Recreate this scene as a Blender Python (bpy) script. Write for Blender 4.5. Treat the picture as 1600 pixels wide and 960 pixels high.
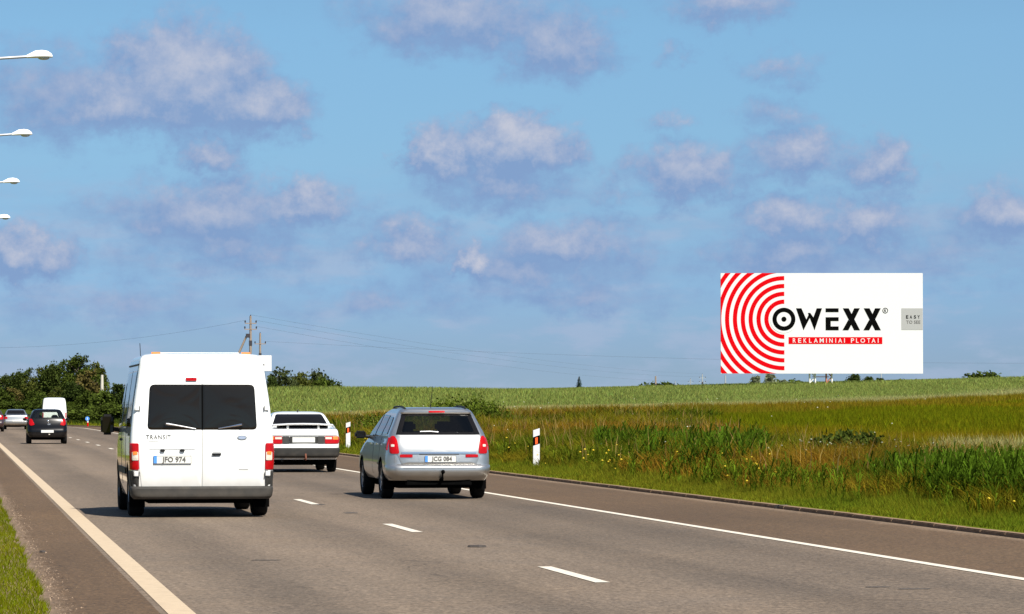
import bpy, bmesh, math, random
import numpy as np
from mathutils import Vector, Matrix, noise as mnoise
random.seed(7); rng = np.random.default_rng(7)
SC = bpy.context.scene
for _o in list(bpy.data.objects): bpy.data.objects.remove(_o)
COL = SC.collection
R = math.radians

# ------------------------------------------------------------------ camera
FPX, EYE = 5400.0, 1.5
PITCH = math.atan(158/FPX); YAW = math.atan(862*math.cos(PITCH)/FPX)
cam = bpy.data.cameras.new('camera'); camo = bpy.data.objects.new('camera', cam); COL.objects.link(camo)
cam.sensor_width = 36; cam.lens = FPX/1600*36; cam.clip_start = .5; cam.clip_end = 20000
camo.location = (0, 0, EYE); camo.rotation_euler = (math.pi/2+PITCH, 0, -YAW)
SC.camera = camo
cF = np.array([math.sin(YAW)*math.cos(PITCH), math.cos(YAW)*math.cos(PITCH), math.sin(PITCH)])
cR = np.array([math.cos(YAW), -math.sin(YAW), 0.]); cU = np.cross(cR, cF); cO = np.array([0, 0, EYE])
def ray(px, py): return cF+cR*(px-800)/FPX+cU*(480-py)/FPX
def at_depth(px, py, s): return cO+ray(px, py)*FPX/s           # s: pixels per metre there
def at_y(px, py, Y):
    d = ray(px, py); return cO+d*(Y/d[1])
def at_ground(px, py, z=0.):
    d = ray(px, py); return cO+d*((z-EYE)/d[2])
def project(P):
    d = P-cO; zc = d@cF
    return 800+FPX*(d@cR)/zc, 480-FPX*(d@cU)/zc, zc

# ------------------------------------------------------------------ light
EXPO = .95
SUN_EL, SUN_AZ = R(50), R(158)                     # azimuth from +Y towards +X: behind the camera, a little to its right
sd = Vector((math.sin(SUN_AZ)*math.cos(SUN_EL), math.cos(SUN_AZ)*math.cos(SUN_EL), math.sin(SUN_EL)))
sun = bpy.data.lights.new('sun', 'SUN'); sun.energy = 5.0; sun.angle = R(.5); sun.color = (1, .95, .86)
suno = bpy.data.objects.new('sun', sun); COL.objects.link(suno); suno.rotation_euler = sd.to_track_quat('Z', 'Y').to_euler()
SC.view_settings.view_transform = 'Standard'; SC.view_settings.look = 'None'
SC.view_settings.exposure = EXPO; SC.view_settings.gamma = 1; SC.view_settings.use_curve_mapping = False

# ------------------------------------------------------------------ sky with clouds
W = bpy.data.worlds.new('World'); SC.world = W; W.use_nodes = True
nt = W.node_tree; N = nt.nodes; L = nt.links; N.clear()
def sock(node, i, v):
    if isinstance(v, bpy.types.NodeSocket): L.new(v, node.inputs[i])
    elif v is not None: node.inputs[i].default_value = v
def M(op, a, b=None, c=None, clamp=False):
    n = N.new('ShaderNodeMath'); n.operation = op; n.use_clamp = clamp
    for i, v in enumerate((a, b, c)): sock(n, i, v)
    return n.outputs[0]
def VM(op, a, b=None, c=None):
    n = N.new('ShaderNodeVectorMath'); n.operation = op
    for i, v in enumerate((a, b, c)): sock(n, i, v)
    return n.outputs['Value'] if op == 'LENGTH' else n.outputs[0]
def NOI(v, scale, detail=4., rough=.55, col=False):
    n = N.new('ShaderNodeTexNoise'); sock(n, 'Vector', v); n.inputs['Scale'].default_value = scale
    n.inputs['Detail'].default_value = detail; n.inputs['Roughness'].default_value = rough
    return n.outputs['Color' if col else 'Fac']
def MIX(f, a, b, kind='MIX'):
    n = N.new('ShaderNodeMix'); n.data_type = 'RGBA'; n.blend_type = kind
    sock(n, 0, f); sock(n, 6, a); sock(n, 7, b); return n.outputs[2]
def SMOOTH(v, lo, hi):
    n = N.new('ShaderNodeMapRange'); n.interpolation_type = 'SMOOTHSTEP'
    sock(n, 'Value', v); n.inputs['From Min'].default_value = lo; n.inputs['From Max'].default_value = hi
    return n.outputs[0]
STR = .057
tc = N.new('ShaderNodeTexCoord'); D = tc.outputs['Generated']
sx = N.new('ShaderNodeSeparateXYZ'); L.new(D, sx.inputs[0])
az = M('MULTIPLY', M('ARCTAN2', sx.outputs[0], sx.outputs[1]), 180/math.pi)
el = M('MULTIPLY', M('ARCSINE', sx.outputs[2]), 180/math.pi)
sky = N.new('ShaderNodeTexSky'); sky.sky_type = 'NISHITA'; sky.sun_disc = False
sky.sun_elevation = SUN_EL; sky.sun_rotation = SUN_AZ; sky.dust_density = .6; sky.ozone_density = 2.5; sky.air_density = 1.
lift = VM('NORMALIZE', VM('MULTIPLY_ADD', D, (1, 1, 1.6), (0, 0, .10)))     # a clear blue holds down to the horizon
L.new(lift, sky.inputs[0])
ramp = N.new('ShaderNodeValToRGB'); L.new(M('DIVIDE', el, 20., clamp=True), ramp.inputs[0])
SKYTINT = [(0, (.72, .70, .74)), (.034, (.73, .73, .78)), (.095, (.82, .93, 1.0)), (.205, (1.05, 1.24, 1.18)), (.31, (1.165, 1.42, 1.345)), (.5, (1.165, 1.42, 1.345)), (1, (1.05, 1.2, 1.2))]   # the photograph's blue over the horizon
while len(ramp.color_ramp.elements) < len(SKYTINT): ramp.color_ramp.elements.new(.5)
for e, (p, c) in zip(ramp.color_ramp.elements, SKYTINT): e.position = p; e.color = (*[v/1.5 for v in c], 1)
base = MIX(1., sky.outputs[0], VM('MULTIPLY', ramp.outputs[0], (1.5, 1.5, 1.5)), 'MULTIPLY')
def azel(px, py):
    d = ray(px, py); d = d/np.linalg.norm(d)
    return math.degrees(math.atan2(d[0], d[1])), math.degrees(math.asin(d[2]))
DEG = math.degrees(1/FPX)
BLOBS = [(285, 125, 150, 100, 1.25), (390, 165, 110, 62, 1.0), (200, 165, 130, 62, 1.0), (80, 150, 170, 95, .68), (720, 25, 200, 70, .85), (870, 70, 110, 66, .8), (1140, 10, 110, 46, .72),
  (800, 235, 110, 66, 1.2), (690, 245, 62, 64, 1.0), (775, 285, 150, 52, .75), (1075, 275, 105, 58, .88), (1250, 240, 125, 48, .78), (1380, 262, 70, 50, .8), (1225, 180, 85, 36, .5), (1215, 108, 85, 36, .5),
  (1055, 195, 48, 28, .5), (1050, 85, 36, 24, .42), (335, 242, 80, 40, .75), (330, 335, 190, 66, .85), (470, 318, 125, 46, .85), (360, 390, 210, 60, .6), (140, 315, 60, 30, .35),
  (30, 395, 100, 52, 1.0), (640, 382, 105, 48, .8), (735, 410, 40, 40, 1.0), (880, 385, 140, 56, .9), (820, 425, 240, 50, .62), (1345, 352, 95, 60, .9), (1235, 345, 85, 52, .8), (1240, 395, 190, 60, .66),
  (1580, 338, 100, 54, .85), (955, 305, 75, 32, .5), (900, 468, 190, 36, .5), (1480, 400, 220, 64, .42), (600, 470, 260, 44, .42), (160, 475, 240, 55, .42)]
def density(P):
    wob = VM('SUBTRACT', NOI(P, 1.5, 9, .68, True), (.5, .5, .5))
    Q = VM('MULTIPLY_ADD', wob, (1.7, 1.15, 0), P)
    acc = None
    for px, py, rx, ry, w in BLOBS:
        a, e = azel(px, py); ax, ay = 1/(rx*DEG*1.32), 1/(ry*DEG*1.32)
        q = VM('LENGTH', VM('MULTIPLY_ADD', Q, (ax, ay, 0), (-a*ax, -e*ay, 0)))
        v = M('MULTIPLY_ADD', q, -w, w)
        acc = v if acc is None else M('SMOOTH_MAX', acc, v, .12)
    return acc, Q
cmb = N.new('ShaderNodeCombineXYZ'); L.new(az, cmb.inputs[0]); L.new(el, cmb.inputs[1]); P = cmb.outputs[0]
d1, Q1 = density(P)
d2, _ = density(VM('ADD', P, (.06, .26, 0)))
fb = NOI(VM('MULTIPLY', P, (.75, 1.1, 1)), 1.7, 7, .6)
# the rest of the sky carries the same broken cumulus, laid out on a flat cloud deck
zc_ = M('ADD', M('MAXIMUM', sx.outputs[2], 0.), .12)
deck = VM('DIVIDE', D, N.new('ShaderNodeCombineXYZ').outputs[0])
_c = deck.node.inputs[1].links[0].from_node
for i in range(3): L.new(zc_, _c.inputs[i])
gen = NOI(VM('MULTIPLY', deck, (1, 1, 0)), 1.5, 6, .55)
gen2 = NOI(VM('MULTIPLY_ADD', deck, (1, 1, 0), (.05, -.12, 0)), 1.5, 6, .55)
off = M('MAXIMUM', SMOOTH(M('ABSOLUTE', M('SUBTRACT', az, 9.07)), 9.2, 12.5), SMOOTH(el, 7.2, 9.5))
dd = M('ADD', M('MAXIMUM', d1, 0.), M('MULTIPLY', M('SUBTRACT', fb, .5), .75))
m_in = SMOOTH(dd, .07, .60)
m_out = SMOOTH(gen, .49, .66)
mask = M('MULTIPLY_ADD', off, M('SUBTRACT', m_out, m_in), m_in)
under = M('MULTIPLY', M('SUBTRACT', M('MAXIMUM', d1, -.25), M('MAXIMUM', d2, -.25)), 1.5)
fine = NOI(VM('MULTIPLY', P, (1, 1.15, 1)), 2.3, 8, .62)
sh_in = M('ADD', M('MULTIPLY_ADD', dd, .55, -.62), M('MULTIPLY_ADD', fine, .95, M('MULTIPLY', under, .62)), clamp=True)
sh_out = M('MULTIPLY_ADD', M('SUBTRACT', gen, gen2), 3., .55, clamp=True)
shade = M('MULTIPLY_ADD', off, M('SUBTRACT', sh_out, sh_in), sh_in)
K = 1/(STR*2**EXPO)
ccol = MIX(shade, (.225*K, .35*K, .595*K, 1), (.545*K, .57*K, .68*K, 1))
low = SMOOTH(NOI(VM('MULTIPLY', P, (.28, 1.5, 1)), 1.2, 5, .55), .38, .72)       # thin streaks low over the horizon
lowm = M('MULTIPLY', low, M('MULTIPLY', SMOOTH(el, 4.6, 2.6), M('MULTIPLY_ADD', SMOOTH(el, 1.8, .4), -.4, .5)))
base2 = MIX(lowm, base, (.29*K, .42*K, .63*K, 1))
bank = SMOOTH(NOI(VM('MULTIPLY_ADD', P, (.55, 1.6, 1), (7.3, 2.1, 0)), 1.1, 7, .6), .46, .68)     # a pale broken bank above them
base3 = MIX(M('MULTIPLY', bank, M('MULTIPLY', SMOOTH(el, 4.4, 2.6), .55)), base2, (.40*K, .49*K, .67*K, 1))
fin = MIX(M('MULTIPLY', mask, .95), base3, ccol)
bg = N.new('ShaderNodeBackground'); L.new(fin, bg.inputs[0]); bg.inputs[1].default_value = STR
wo = N.new('ShaderNodeOutputWorld'); L.new(bg.outputs[0], wo.inputs[0])
W.cycles.sampling_method = 'MANUAL'; W.cycles.sample_map_resolution = 512

# ------------------------------------------------------------------ materials
MATS = {}
def mat(name, col, rough=.6, metal=0., coat=0., vary=.06, scale=6., bump=0., spec=.5, **kw):
    if name in MATS: return MATS[name]
    m = bpy.data.materials.new(name); m.use_nodes = True; t = m.node_tree; n = t.nodes; b = n['Principled BSDF']
    b.inputs['Roughness'].default_value = rough; b.inputs['Metallic'].default_value = metal
    b.inputs['Coat Weight'].default_value = coat; b.inputs['Coat Roughness'].default_value = .03
    b.inputs['Specular IOR Level'].default_value = spec
    tcn = n.new('ShaderNodeTexCoord'); no = n.new('ShaderNodeTexNoise'); no.inputs['Scale'].default_value = scale; no.inputs['Detail'].default_value = 5
    t.links.new(tcn.outputs['Object'], no.inputs['Vector'])
    r = n.new('ShaderNodeMapRange'); r.inputs['To Min'].default_value = 1-vary*2; r.inputs['To Max'].default_value = 1+vary*2
    t.links.new(no.outputs['Fac'], r.inputs['Value'])
    mx = n.new('ShaderNodeVectorMath'); mx.operation = 'SCALE'; mx.inputs[0].default_value = col[:3]
    t.links.new(r.outputs[0], mx.inputs['Scale']); t.links.new(mx.outputs[0], b.inputs['Base Color'])
    if bump:
        bn = n.new('ShaderNodeBump'); bn.inputs['Strength'].default_value = bump; bn.inputs['Distance'].default_value = .02
        t.links.new(no.outputs['Fac'], bn.inputs['Height']); t.links.new(bn.outputs[0], b.inputs['Normal'])
    MATS[name] = m; return m
def glass_mat(name, tint=(.25, .28, .27), dark=.0):
    if name in MATS: return MATS[name]
    m = bpy.data.materials.new(name); m.use_nodes = True; t = m.node_tree; n = t.nodes; n.clear()
    tr = n.new('ShaderNodeBsdfTransparent'); tr.inputs[0].default_value = (*tint, 1)
    gl = n.new('ShaderNodeBsdfGlossy'); gl.inputs['Roughness'].default_value = .02
    fr = n.new('ShaderNodeFresnel'); fr.inputs[0].default_value = 1.45
    mx = n.new('ShaderNodeMixShader'); o = n.new('ShaderNodeOutputMaterial')
    ge = n.new('ShaderNodeNewGeometry'); io = n.new('ShaderNodeMapRange'); io.inputs['To Min'].default_value = 1.45; io.inputs['To Max'].default_value = 1/1.45
    t.links.new(ge.outputs['Backfacing'], io.inputs['Value']); t.links.new(io.outputs[0], fr.inputs[0])
    t.links.new(fr.outputs[0], mx.inputs[0]); t.links.new(tr.outputs[0], mx.inputs[1]); t.links.new(gl.outputs[0], mx.inputs[2]); t.links.new(mx.outputs[0], o.inputs[0])
    MATS[name] = m; return m
def leaf_mat(name, trans=.35, vary=.25, scale=.8):
    """per-vertex leaf colour, thin and lit through"""
    if name in MATS: return MATS[name]
    m = bpy.data.materials.new(name); m.use_nodes = True; t = m.node_tree; n = t.nodes; n.clear()
    at = n.new('ShaderNodeAttribute'); at.attribute_name = 'Col'
    tcn = n.new('ShaderNodeTexCoord'); no = n.new('ShaderNodeTexNoise'); no.inputs['Scale'].default_value = scale; no.inputs['Detail'].default_value = 3
    t.links.new(tcn.outputs['Object'], no.inputs['Vector'])
    r = n.new('ShaderNodeMapRange'); r.inputs['To Min'].default_value = 1-vary; r.inputs['To Max'].default_value = 1+vary
    t.links.new(no.outputs['Fac'], r.inputs['Value'])
    sc = n.new('ShaderNodeVectorMath'); sc.operation = 'SCALE'; t.links.new(at.outputs['Color'], sc.inputs[0]); t.links.new(r.outputs[0], sc.inputs['Scale'])
    d = n.new('ShaderNodeBsdfDiffuse'); tl = n.new('ShaderNodeBsdfTranslucent'); mx = n.new('ShaderNodeMixShader'); mx.inputs[0].default_value = trans
    t.links.new(sc.outputs[0], d.inputs[0]); t.links.new(sc.outputs[0], tl.inputs[0])
    o = n.new('ShaderNodeOutputMaterial'); t.links.new(d.outputs[0], mx.inputs[1]); t.links.new(tl.outputs[0], mx.inputs[2]); t.links.new(mx.outputs[0], o.inputs[0])
    MATS[name] = m; return m
def asphalt(name, col, warm, tracks=(), dirt=()):
    m = bpy.data.materials.new(name); m.use_nodes = True; t = m.node_tree; n = t.nodes; lk = t.links; b = n['Principled BSDF']
    b.inputs['Roughness'].default_value = .85; b.inputs['Specular IOR Level'].default_value = .25
    g = n.new('ShaderNodeNewGeometry'); P_ = g.outputs['Position']
    def nz(scale, det, vec=None):
        q = n.new('ShaderNodeTexNoise'); q.inputs['Scale'].default_value = scale; q.inputs['Detail'].default_value = det; q.inputs['Roughness'].default_value = .65
        lk.new(vec or P_, q.inputs['Vector']); return q.outputs['Fac']
    def mr(v, lo, hi, a=.3, z=.7):
        q = n.new('ShaderNodeMapRange'); lk.new(v, q.inputs['Value']); q.inputs['From Min'].default_value = a; q.inputs['From Max'].default_value = z
        q.inputs['To Min'].default_value = lo; q.inputs['To Max'].default_value = hi; return q.outputs[0]
    def ma(op, a, b_):
        q = n.new('ShaderNodeMath'); q.operation = op
        for i, v in enumerate((a, b_)):
            if isinstance(v, (int, float)): q.inputs[i].default_value = v
            else: lk.new(v, q.inputs[i])
        return q.outputs[0]
    mp = n.new('ShaderNodeMapping'); lk.new(P_, mp.inputs[0]); mp.inputs['Scale'].default_value = (1.1, .05, 1)
    streak = nz(1., 4, mp.outputs[0]); grain = nz(26., 2); grain2 = nz(8., 3); big = nz(.16, 4)
    f = ma('MULTIPLY', mr(grain, .3, 1.7, .25, .75), mr(grain2, .66, 1.34, .25, .75))
    f = ma('MULTIPLY', f, ma('MULTIPLY', mr(streak, .86, 1.13), mr(big, .90, 1.10)))
    sxx = n.new('ShaderNodeSeparateXYZ'); lk.new(P_, sxx.inputs[0])
    for x0, w_, amt in tracks:               # polished wheel tracks and the seam along the lane, worn into the surface
        a = ma('DIVIDE', ma('ABSOLUTE', ma('SUBTRACT', ma('ADD', sxx.outputs[0], ma('MULTIPLY', ma('SUBTRACT', streak, .5), .8)), x0), 0), w_)
        f = ma('MULTIPLY', f, mr(a, 1-amt, 1., .2, 1.2))
    # fine cracks
    vo = n.new('ShaderNodeTexVoronoi'); vo.feature = 'DISTANCE_TO_EDGE'; vo.inputs['Scale'].default_value = .23
    wv = n.new('ShaderNodeVectorMath'); wv.operation = 'MULTIPLY_ADD'
    nn = n.new('ShaderNodeTexNoise'); nn.inputs['Scale'].default_value = 1.1; nn.inputs['Detail'].default_value = 4; lk.new(P_, nn.inputs['Vector'])
    lk.new(nn.outputs['Color'], wv.inputs[0]); wv.inputs[1].default_value = (.9, .9, .9); lk.new(P_, wv.inputs[2]); lk.new(wv.outputs[0], vo.inputs['Vector'])
    ck = ma('MAXIMUM', mr(vo.outputs['Distance'], .7, 1., .001, .0035), mr(nz(.3, 2), 0., 1., .54, .47))
    f = ma('MULTIPLY', f, ck)
    mx = n.new('ShaderNodeMix'); mx.data_type = 'RGBA'; lk.new(mr(nz(.5, 5), 0, 1), mx.inputs[0]); mx.inputs[6].default_value = (*col, 1); mx.inputs[7].default_value = (*warm, 1)
    for a, z, amt in dirt:                   # sand and crumbs washed to the verge and to the kerb
        dm = n.new('ShaderNodeMix'); dm.data_type = 'RGBA'; lk.new(mr(ma('ADD', sxx.outputs[0], ma('MULTIPLY', ma('SUBTRACT', nz(1.4, 6), .5), .5)), 0, .8*amt, a, z), dm.inputs[0])
        lk.new(mx.outputs[2], dm.inputs[6]); dm.inputs[7].default_value = (.165, .115, .075, 1); mx = dm
    sc = n.new('ShaderNodeVectorMath'); sc.operation = 'SCALE'; lk.new(mx.outputs[2], sc.inputs[0]); lk.new(f, sc.inputs['Scale']); lk.new(sc.outputs[0], b.inputs['Base Color'])
    bn = n.new('ShaderNodeBump'); bn.inputs['Strength'].default_value = .5; bn.inputs['Distance'].default_value = .006; lk.new(grain, bn.inputs['Height']); lk.new(bn.outputs[0], b.inputs['Normal'])
    return m
m_white = mat('white_paint', (.72, .72, .70), .28, 0, 1., .02, 3)
m_silver = mat('silver_paint', (.46, .455, .44), .33, .9, .8, .02, 8)
m_black = mat('black_paint', (.003, .003, .004), .25, 0, .15, .05, 3, 0, .2)
m_dkpaint = mat('dark_paint', (.03, .012, .012), .25, 0, 1., .05, 3)
m_trim = mat('black_plastic', (.010, .010, .011), .55, 0, 0, .15, 12, 0, .2)
m_bump = mat('grey_bumper_plastic', (.027, .026, .024), .62, 0, 0, .2, 9, 0, .2)
m_dark = mat('underbody_black', (.003, .003, .003), 1., 0, 0, .3, 9, 0, .0)
m_tyre = mat('tyre_rubber', (.010, .010, .010), .9, 0, 0, .2, 14, .2, .15)
m_rim = mat('alloy', (.45, .45, .46), .35, .8, 0, .05)
m_chrome = mat('chrome', (.7, .7, .7), .12, 1., 0, .03)
m_glass = mat('tinted_glass', (.006, .005, .0045), .02, 0, 0., .05, 3, 0, .32)
m_vanglass = mat('van_rear_glass', (.006, .005, .004), .03, 0, 0., .05, 3, 0, .45); m_vanglass.node_tree.nodes['Principled BSDF'].inputs['Specular Tint'].default_value = (1, .86, .74, 1)
m_see = glass_mat('clear_tinted_glass', (.28, .32, .29))
m_red = mat('red_lens', (.30, .002, .004), .2, 0, .12, .14, 30, 0, .2)
m_orange = mat('orange_lens', (.75, .17, .02), .18, 0, .6, .12, 30)
m_clear = mat('clear_lens', (.50, .45, .38), .15, 0, .6, .12, 30)
m_plate = mat('plate_white', (.54, .54, .51), .5, 0, 0, .03)
m_blue = mat('plate_blue', (.06, .22, .60), .4, 0, 0, .03)
m_ink = mat('black_ink', (.002, .002, .002), .9, 0, 0, .1, 6, 0, .02)
m_greyink = mat('grey_ink', (.09, .085, .08), .7, 0, 0, .1, 6, 0, .1)
m_seam = mat('seam_grey', (.10, .10, .10), .8, 0, 0, .1)
m_seamw = mat('door_gap_grey', (.30, .30, .29), .8, 0, 0, .1)
m_seat = mat('seat_cloth', (.02, .02, .022), .9, 0, 0, .2, 20)
m_galv = mat('galvanised_steel', (.42, .43, .45), .45, .6, 0, .08)
m_lampw = mat('lamp_white', (.78, .78, .78), .35, 0, .2, .03)
m_signw = mat('sign_white', (.53, .53, .53), .6, 0, 0, .015, 6, 0, .2)
m_signred = mat('sign_red', (.47, .001, .004), .6, 0, 0, .02, 6, 0, .03)
m_signgrey = mat('sign_grey', (.29, .29, .285), .5, 0, 0, .02)
m_steelw = mat('white_steel', (.72, .70, .66), .5, 0, 0, .1)
m_steelr = mat('red_steel', (.42, .16, .10), .6, 0, 0, .2, 2)
m_wood = mat('pole_wood', (.21, .16, .125), .85, 0, 0, .25, 3)
m_conc = mat('pole_concrete', (.42, .39, .33), .85, 0, 0, .12, 3)
m_insul = mat('insulator_dark', (.03, .025, .03), .4)
m_kerb = mat('kerb_concrete', (.18, .12, .078), .95, 0, 0, .35, 4, .4, .1)
def dusty(m, z0, z1, amt):
    t = m.node_tree; n = t.nodes; b = n['Principled BSDF']; src = b.inputs['Base Color'].links[0].from_socket; c = n.new('ShaderNodeTexCoord'); sp = n.new('ShaderNodeSeparateXYZ'); t.links.new(c.outputs['Object'], sp.inputs[0])
    no = n.new('ShaderNodeTexNoise'); no.inputs['Scale'].default_value = 5; no.inputs['Detail'].default_value = 6; t.links.new(c.outputs['Object'], no.inputs['Vector'])
    a = n.new('ShaderNodeMath'); a.operation = 'MULTIPLY_ADD'; t.links.new(no.outputs['Fac'], a.inputs[0]); a.inputs[1].default_value = .5; t.links.new(sp.outputs[2], a.inputs[2])
    r = n.new('ShaderNodeMapRange'); r.inputs['From Min'].default_value = z0+.25; r.inputs['From Max'].default_value = z1+.25; r.inputs['To Min'].default_value = amt; r.inputs['To Max'].default_value = 0; t.links.new(a.outputs[0], r.inputs['Value'])
    x = n.new('ShaderNodeMix'); x.data_type = 'RGBA'; t.links.new(r.outputs[0], x.inputs[0]); t.links.new(src, x.inputs[6]); x.inputs[7].default_value = (.17, .14, .11, 1); t.links.new(x.outputs[2], b.inputs['Base Color'])
dusty(m_white, .3, .95, .45); dusty(m_silver, .25, .7, .4); dusty(m_bump, .2, .5, .25); dusty(m_black, .2, .55, .08)
def worn(m, amt):
    t = m.node_tree; n = t.nodes; b = n['Principled BSDF']; src = b.inputs['Base Color'].links[0].from_socket; g = n.new('ShaderNodeNewGeometry')
    no = n.new('ShaderNodeTexNoise'); no.inputs['Scale'].default_value = 7; no.inputs['Detail'].default_value = 8; no.inputs['Roughness'].default_value = .75; t.links.new(g.outputs['Position'], no.inputs['Vector'])
    r = n.new('ShaderNodeMapRange'); r.inputs['From Min'].default_value = .58; r.inputs['From Max'].default_value = .72; r.inputs['To Max'].default_value = amt; t.links.new(no.outputs['Fac'], r.inputs['Value'])
    x = n.new('ShaderNodeMix'); x.data_type = 'RGBA'; t.links.new(r.outputs[0], x.inputs[0]); t.links.new(src, x.inputs[6]); x.inputs[7].default_value = (.13, .10, .075, 1); t.links.new(x.outputs[2], b.inputs['Base Color']); return m
m_paintline = mat('road_paint', (.52, .47, .39), .7, 0, 0, .13, 5)
m_paintyel = mat('road_paint_cream', (.39, .30, .20), .75, 0, 0, .14, 7)
worn(m_paintline, .7); worn(m_paintyel, .8)
m_bark = mat('bark', (.10, .075, .055), .9, 0, 0, .3, 3, .3)
m_leaf = leaf_mat('tree_leaf', .25, .35, .5)
m_blade = leaf_mat('grass_blade', .4, .18, .6)

# ------------------------------------------------------------------ helpers
def link(name, me, m=None, parent=None, loc=None):
    o = bpy.data.objects.new(name, me); COL.objects.link(o)
    if m is not None and me is not None:
        (me.materials.clear() if len(me.materials) else None)
        for q in (m if isinstance(m, (list, tuple)) else [m]): me.materials.append(q)
    if parent: o.parent = parent
    if loc is not None: o.location = loc
    return o
def tag(o, label=None, cat=None, group=None, kind=None):
    for k, v in (('label', label), ('category', cat), ('group', group), ('kind', kind)):
        if v: o[k] = v
    return o
def empty(name, loc, label=None, cat=None, group=None, rz=0.):
    o = bpy.data.objects.new(name, None); COL.objects.link(o); o.location = Vector(loc); o.rotation_euler.z = rz; o.empty_display_size = .2
    return tag(o, label, cat, group)
def from_bm(bm, name, smooth=None, recalc=True):
    if recalc: bmesh.ops.recalc_face_normals(bm, faces=bm.faces)
    me = bpy.data.meshes.new(name); bm.to_mesh(me); bm.free()
    if smooth is not None:
        me.shade_smooth(); me.set_sharp_from_angle(angle=R(smooth))
    return me
def mesh_np(name, V, F, cols=None, smooth=False):
    """V (n,3), F (m,3) int; cols (n,3)"""
    me = bpy.data.meshes.new(name); n, k = len(V), F.shape[1]
    me.vertices.add(n); me.vertices.foreach_set('co', np.ascontiguousarray(V, np.float32).ravel())
    me.loops.add(F.size); me.loops.foreach_set('vertex_index', np.ascontiguousarray(F, np.int32).ravel())
    me.polygons.add(len(F)); me.polygons.foreach_set('loop_start', np.arange(0, F.size, k, dtype=np.int32))
    if smooth: me.polygons.foreach_set('use_smooth', np.ones(len(F), bool))
    me.update(calc_edges=True)
    if cols is not None:
        a = me.color_attributes.new('Col', 'FLOAT_COLOR', 'POINT'); c = np.ones((n, 4), np.float32); c[:, :3] = cols
        a.data.foreach_set('color', c.ravel())
    return me
def bm_box(bm, c, s, rot=None, bev=0.):
    r = bmesh.ops.create_cube(bm, size=1.); vs = r['verts']
    bmesh.ops.scale(bm, vec=s, verts=vs)
    if bev:
        es = list({e for v in vs for e in v.link_edges}); q = bmesh.ops.bevel(bm, geom=es, offset=bev, segments=2, affect='EDGES'); vs = list({v for f in q['faces'] for v in f.verts} | {v for v in vs if v.is_valid})
    if rot is not None: bmesh.ops.rotate(bm, cent=(0, 0, 0), matrix=rot, verts=vs)
    bmesh.ops.translate(bm, vec=c, verts=vs)
def bm_tube(bm, pts, rad, seg=8, caps=True):
    rads = rad if isinstance(rad, (list, tuple)) else [rad]*len(pts)
    pts = [Vector(p) for p in pts]; rings = []
    for i, p in enumerate(pts):
        d = (pts[min(i+1, len(pts)-1)]-pts[max(i-1, 0)]).normalized()
        a = d.cross(Vector((0, 0, 1)) if abs(d.z) < .95 else Vector((1, 0, 0))).normalized(); b = d.cross(a)
        rings.append([bm.verts.new(p+(a*math.cos(t)+b*math.sin(t))*rads[i]) for t in [2*math.pi*k/seg for k in range(seg)]])
    for A, B in zip(rings, rings[1:]):
        for k in range(seg): bm.faces.new((A[k], A[(k+1) % seg], B[(k+1) % seg], B[k]))
    if caps and seg > 2: bm.faces.new(rings[0][::-1]); bm.faces.new(rings[-1])
def box(name, c, s, m, parent=None, rot=None, bev=0.):
    bm = bmesh.new(); bm_box(bm, c, s, rot, bev); return link(name, from_bm(bm, name, 40 if bev else None), m, parent)
def tube(name, pts, rad, m, parent=None, seg=10):
    bm = bmesh.new(); bm_tube(bm, pts, rad, seg); return link(name, from_bm(bm, name, 50), m, parent)
def lathe_x(bm, prof, seg=32):
    """profile of (x, r) revolved about the x axis"""
    rings = [[bm.verts.new((x, r*math.cos(2*math.pi*k/seg), r*math.sin(2*math.pi*k/seg))) for k in range(seg)] for x, r in prof]
    for A, B in zip(rings, rings[1:]):
        for k in range(seg): bm.faces.new((A[k], A[(k+1) % seg], B[(k+1) % seg], B[k]))
    bm.faces.new(rings[0]); bm.faces.new(rings[-1][::-1])
def prism(name, poly, y0, y1, m, parent=None):
    """(x, z) outline extruded in y"""
    bm = bmesh.new(); a = [bm.verts.new((x, y0, z)) for x, z in poly]; b = [bm.verts.new((x, y1, z)) for x, z in poly]; n = len(poly)
    bm.faces.new(a); bm.faces.new(b[::-1])
    for i in range(n): bm.faces.new((a[i], b[i], b[(i+1) % n], a[(i+1) % n]))
    bmesh.ops.triangulate(bm, faces=[f for f in bm.faces if len(f.verts) > 4])
    return link(name, from_bm(bm, name), m, parent)
def text(name, body, size, loc, m, parent, ext=.002, sx_=1., space=1., align='CENTER', offs=0.):
    cu = bpy.data.curves.new(name, 'FONT'); cu.body = body; cu.size = size; cu.extrude = ext; cu.align_x = align; cu.align_y = 'CENTER'; cu.space_character = space; cu.offset = offs; cu.resolution_u = 3
    t = bpy.data.objects.new(name, cu); COL.objects.link(t); bpy.context.view_layer.update()
    me = bpy.data.meshes.new_from_object(t.evaluated_get(bpy.context.evaluated_depsgraph_get())); bpy.data.objects.remove(t)
    me.transform(Matrix.Diagonal((sx_, 1, 1, 1))); me.transform(Matrix.Rotation(math.pi/2, 4, 'X'))
    return link(name, me, m, parent, loc)
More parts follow.
